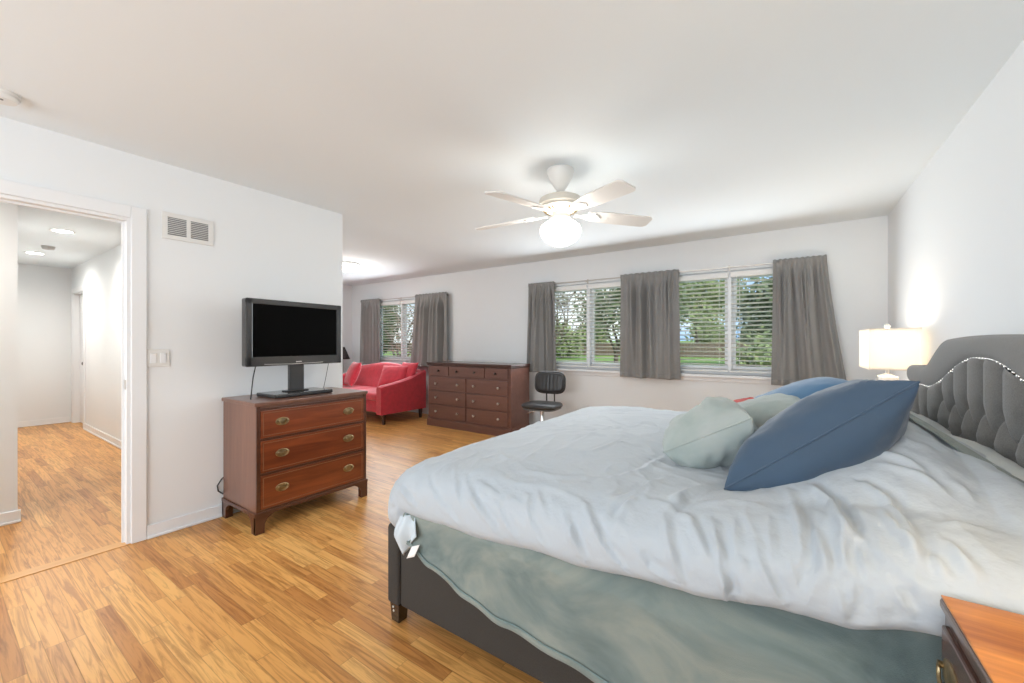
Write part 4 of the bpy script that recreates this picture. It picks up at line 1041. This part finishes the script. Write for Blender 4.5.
# ------------------------------------------------------------------ bedside tables and lamps
def nightstand(label, x0, x1, y0, y1, h):
    t = thing('nightstand', label, 'nightstand', (x0, y0, 0), 0, 'bedside tables'); D = x1 - x0; W = y1 - y0
    bm = bmnew(); box(bm, .002, D, .006, W - .006, .12, h - .026, .003); obj('carcass', bm, NSD, t)
    bm = bmnew(); box(bm, -.002, D, 0, W, h - .004, h, .0015); tp = obj('top', bm, NSW, t)
    bm = bmnew(); box(bm, -.004, D + .002, -.002, W + .002, h - .026, h - .0042, .006); obj('top_edge', bm, NSD, tp)
    n = 4; zs = [.15 + (h - .185) * k / n for k in range(n + 1)]
    for z0, z1 in zip(zs, zs[1:]):
        bm = bmnew(); box(bm, -.008, .02, .03, W - .03, z0 + .006, z1 - .006, .004); d = obj('drawer', bm, NSF, t)
        zc = (z0 + z1) / 2
        for y in (.088, W - .088):
            bm = bmnew()
            lathe(bm, [(0, 0), (.032, 0), (.032, .0015), (.027, .004), (.012, .005), (0, .005)], n=24, mtx=Matrix.Translation((-.008, y, zc)) @ Matrix.Diagonal((1, 1.3, .85, 1)) @ Matrix.Rotation(R(-90), 4, 'Y'))
            for s in (-1, 1): lathe(bm, [(.006, 0), (.006, .008), (.007, .010), (0, .012)], n=10, mtx=Matrix.Translation((-.008, y + s * .03, zc + .006)) @ Matrix.Rotation(R(-90), 4, 'Y'))
            tube(bm, [(-.017 - .003 * math.sin(a_), y + .03 * math.cos(a_), zc + .006 - .028 * math.sin(a_)) for a_ in [PI * q / 12 for q in range(13)]], .0032, 7)
            obj('pull', bm, BRASS, d, 'auto')
    for x in (.012, D - .06):
        for y in (.012, W - .06):
            bm = bmnew(); box(bm, x, x + .048, y, y + .048, 0, .13, .004); obj('foot', bm, NSD, t)
    return t
nightstand('dark bedside table with glossy orange-brown top in the front corner', .243, .735, .585, 1.112, .77)
nightstand('bedside table mostly hidden beyond headboard, under the white lamp', .29, .735, 3.58, 4.3, .71)
def tlamp(label, loc, e, energy):
    t = thing('table_lamp', label, 'lamp', loc, 0, 'bedside lamps')
    bm = bmnew(); box(bm, -.06, .06, -.06, .06, .001, .02, .004); obj('base', bm, CRYST, t)
    bm = bmnew(); box(bm, -.05, .05, -.075, .075, .02, .31, .01, seg=3); obj('body', bm, CRYST, t, 'auto')
    bm = bmnew(); lathe(bm, [(.03, .31), (.03, .318), (.012, .325), (.012, .40)], n=16); obj('neck', bm, NICKEL, t, 'auto')
    zs, hx, hy, hh_ = .36, .128, .25, .285
    bm = bmnew(); n = 40
    def sh(u, v):
        pts = [(-hx, -hy), (hx, -hy), (hx, hy), (-hx, hy)]; k = u * 4; i = int(k) % 4; f = k - int(k); a, b = pts[i], pts[(i + 1) % 4]
        return Vector((lerp(a[0], b[0], f), lerp(a[1], b[1], f), zs + hh_ * v))
    gridmesh(bm, 40, 3, sh, True); s_ = obj('lamp_shade', bm, SHADE, t, False, solid=.002)
    bm = bmnew()
    for z in (zs, zs + hh_ - .012):
        gridmesh(bm, 40, 2, lambda u, v, z=z: (lambda p: Vector((p.x * 1.008, p.y * 1.004, z + .012 * v)))(sh(u, 0)), True)
    obj('shade_trim', bm, SHADE, s_, False, solid=.001)
    bm = bmnew()
    tube(bm, [(-hx, 0, zs + hh_ - .02), (hx, 0, zs + hh_ - .02)], .002, 6); tube(bm, [(0, 0, .39), (.04, 0, .43), (.04, 0, .58), (0, 0, zs + hh_ - .02)], .0016, 6); obj('harp', bm, NICKEL, t, True)
    bm = bmnew(); lathe(bm, [(.006, zs + hh_ - .02), (.006, zs + hh_), (.016, zs + hh_ + .012), (.018, zs + hh_ + .025), (.01, zs + hh_ + .038), (0, zs + hh_ + .04)], n=12); obj('finial', bm, CRYST, t, True)
    lamp('lamp_bulb', 'POINT', (loc[0], loc[1], loc[2] + .53), energy, e, shadow_soft_size=.08)
    return t
tlamp('white rectangular-shaded lamp glowing beside headboard and window', (.585, 3.95, .71), (1, .85, .66), 9.5)
tlamp('rectangular-shaded lamp on the front corner bedside table', (.50, .83, .77), (1, .80, .55), 9)

# ------------------------------------------------------------------ outdoors
bm = bmnew(); gridmesh(bm, 60, 40, lambda u, v: Vector((lerp(-70, 40, u), lerp(5.6, 75, v), -.45 + .03 * lerp(0, 70, v) + .12 * nse(u * 20, v * 14)))); o = obj('ground_outside', bm, GRASSM, None, True, kind='structure')
t = thing('fence', 'weathered brown board fence across the lawn outside', 'fence', (-14, 30, .22))
bm = bmnew()
for k in range(230):
    x = -26 + k * .2; box(bm, x, x + .185, 0, .02, (.04 + .02 * nse(k, 1)), .98 + .03 * nse(k * .7, 3))
obj('board_panel', bm, FENCE, t)
bm = bmnew()
for z in (.25, .75): box(bm, -26, 20, .02, .07, z, z + .09)
obj('rail', bm, FENCE, t)
for k in range(19):
    bm = bmnew(); box(bm, -26 + k * 2.5, -25.9 + k * 2.5, .07, .17, -.3, 1.03, .01); obj('post', bm, FENCE, t)
def tree(label, x, y, z, h, spread, leaf, nleaf, seed, lsz=.1, bare=False, trunk=.38, fuzz=.25):
    rnd = random.Random(seed); t = thing('tree', label, 'tree', (x, y, z), 0, 'trees and shrubs outside the windows')
    bm = bmnew(); tips = []
    mx_ = 5 if bare else 3
    def grow(p, d, r, l, dep):
        pts = [p]; rad = [r]; q = p.copy(); dd = d.copy()
        for i in range(4):
            dd = (dd + Vector((rnd.uniform(-.2, .2), rnd.uniform(-.2, .2), rnd.uniform(-.08, .12)))).normalized(); q = q + dd * l / 4; pts.append(q.copy()); rad.append(r * (1 - .15 * (i + 1)))
        tube(bm, pts, rad, 6 if dep < 2 else 3, False); tips.extend(pts[2:] if dep >= 2 else [])
        if dep < mx_:
            for k in range(5 if dep == 0 else 3):
                a = rnd.uniform(0, 2 * PI); s = rnd.uniform(.5, 1.0) * spread
                nd = (dd * .8 + Vector((math.cos(a) * s, math.sin(a) * s, rnd.uniform(-.2, .3)))).normalized()
                grow(pts[rnd.randint(2, 4)], nd, max(.008, r * .5), (l if dep else max(l, h * .3)) * rnd.uniform(.6, .8), dep + 1)
    grow(Vector((0, 0, 0)), Vector((0, 0, 1)), .016 * h, h * trunk, 0)
    obj('trunk', bm, BARK, t, True)
    if nleaf:
        bm = bmnew()
        for k in range(nleaf):
            c = rnd.choice(tips) + Vector((rnd.gauss(0, fuzz), rnd.gauss(0, fuzz), rnd.gauss(0, fuzz)))
            if c.z < .05: c.z = rnd.uniform(.05, .6)
            a = Vector((rnd.uniform(-1, 1), rnd.uniform(-1, 1), rnd.uniform(-1, 1))).normalized(); b = a.orthogonal().normalized(); s = lsz * rnd.uniform(.6, 1.3)
            vs = [bm.verts.new(c + q) for q in (-a * s, b * s * .5, a * s, -b * s * .5)]; bm.faces.new(vs)
        obj('foliage', bm, leaf, t)
    return t
tree('leafy green shrub close outside the window by the lamp, right half', .05, 11.5, -.32, 3.6, .9, LEAF1, 3800, 11, .08, trunk=.12, fuzz=.22)
tree('dark leafy tree behind shrub outside the window by the lamp', .3, 22, -.02, 8.5, 1.0, LEAF2, 5200, 12, .15, trunk=.18, fuzz=.5)
tree('green tree behind the fence, outside left half of the lamp window', -6.2, 36, .4, 12, 1.0, LEAF1, 4200, 13, .2, trunk=.16, fuzz=.7)
tree('bare-branched tree outside the window by the office chair, left half', -7.0, 12, -.3, 7.5, 1.0, LEAF2, 350, 14, .06, True, trunk=.15)
tree('dark tree trunk and leaves outside the office chair window, right half', -6.6, 18, -.13, 8.5, 1.0, LEAF2, 3000, 15, .11, trunk=.2, fuzz=.4)
tree('olive bushy shrub by the fence outside the office chair window', -13.5, 26, .1, 4.5, .9, LEAF1, 3500, 21, .14, trunk=.1, fuzz=.4)
tree('bare-branched tree outside the window behind the sofa', -14.2, 12.0, -.3, 8, 1.0, LEAF2, 400, 16, .06, True, trunk=.15)
tree('dense dark tree outside left part of the sofa window', -21, 16, -.2, 8, 1.0, LEAF2, 4500, 17, .13, trunk=.14, fuzz=.45)
tree('dark bush standing beyond the fence at right of the lamp window', -1.6, 46, .7, 6.0, 1.1, LEAF2, 3200, 40, .2, trunk=.08, fuzz=.6)
tree('short bush standing beyond the fence beneath the big leafy one', -7.5, 50, .8, 5.0, 1.1, LEAF1, 3200, 41, .2, trunk=.08, fuzz=.6)
tree('dark bush standing beyond the fence beside the wide grey curtain', -14.0, 47, .7, 6.2, 1.1, LEAF2, 3200, 42, .2, trunk=.08, fuzz=.6)
tree('green bush standing beyond the fence outside the office chair window', -19.5, 46, .7, 5.6, 1.1, LEAF1, 3200, 43, .2, trunk=.08, fuzz=.6)
tree('dark bush beyond the fence, farthest from the lamp, outside the office chair window', -25.5, 47, .7, 6.4, 1.1, LEAF2, 3200, 44, .2, trunk=.08, fuzz=.6)
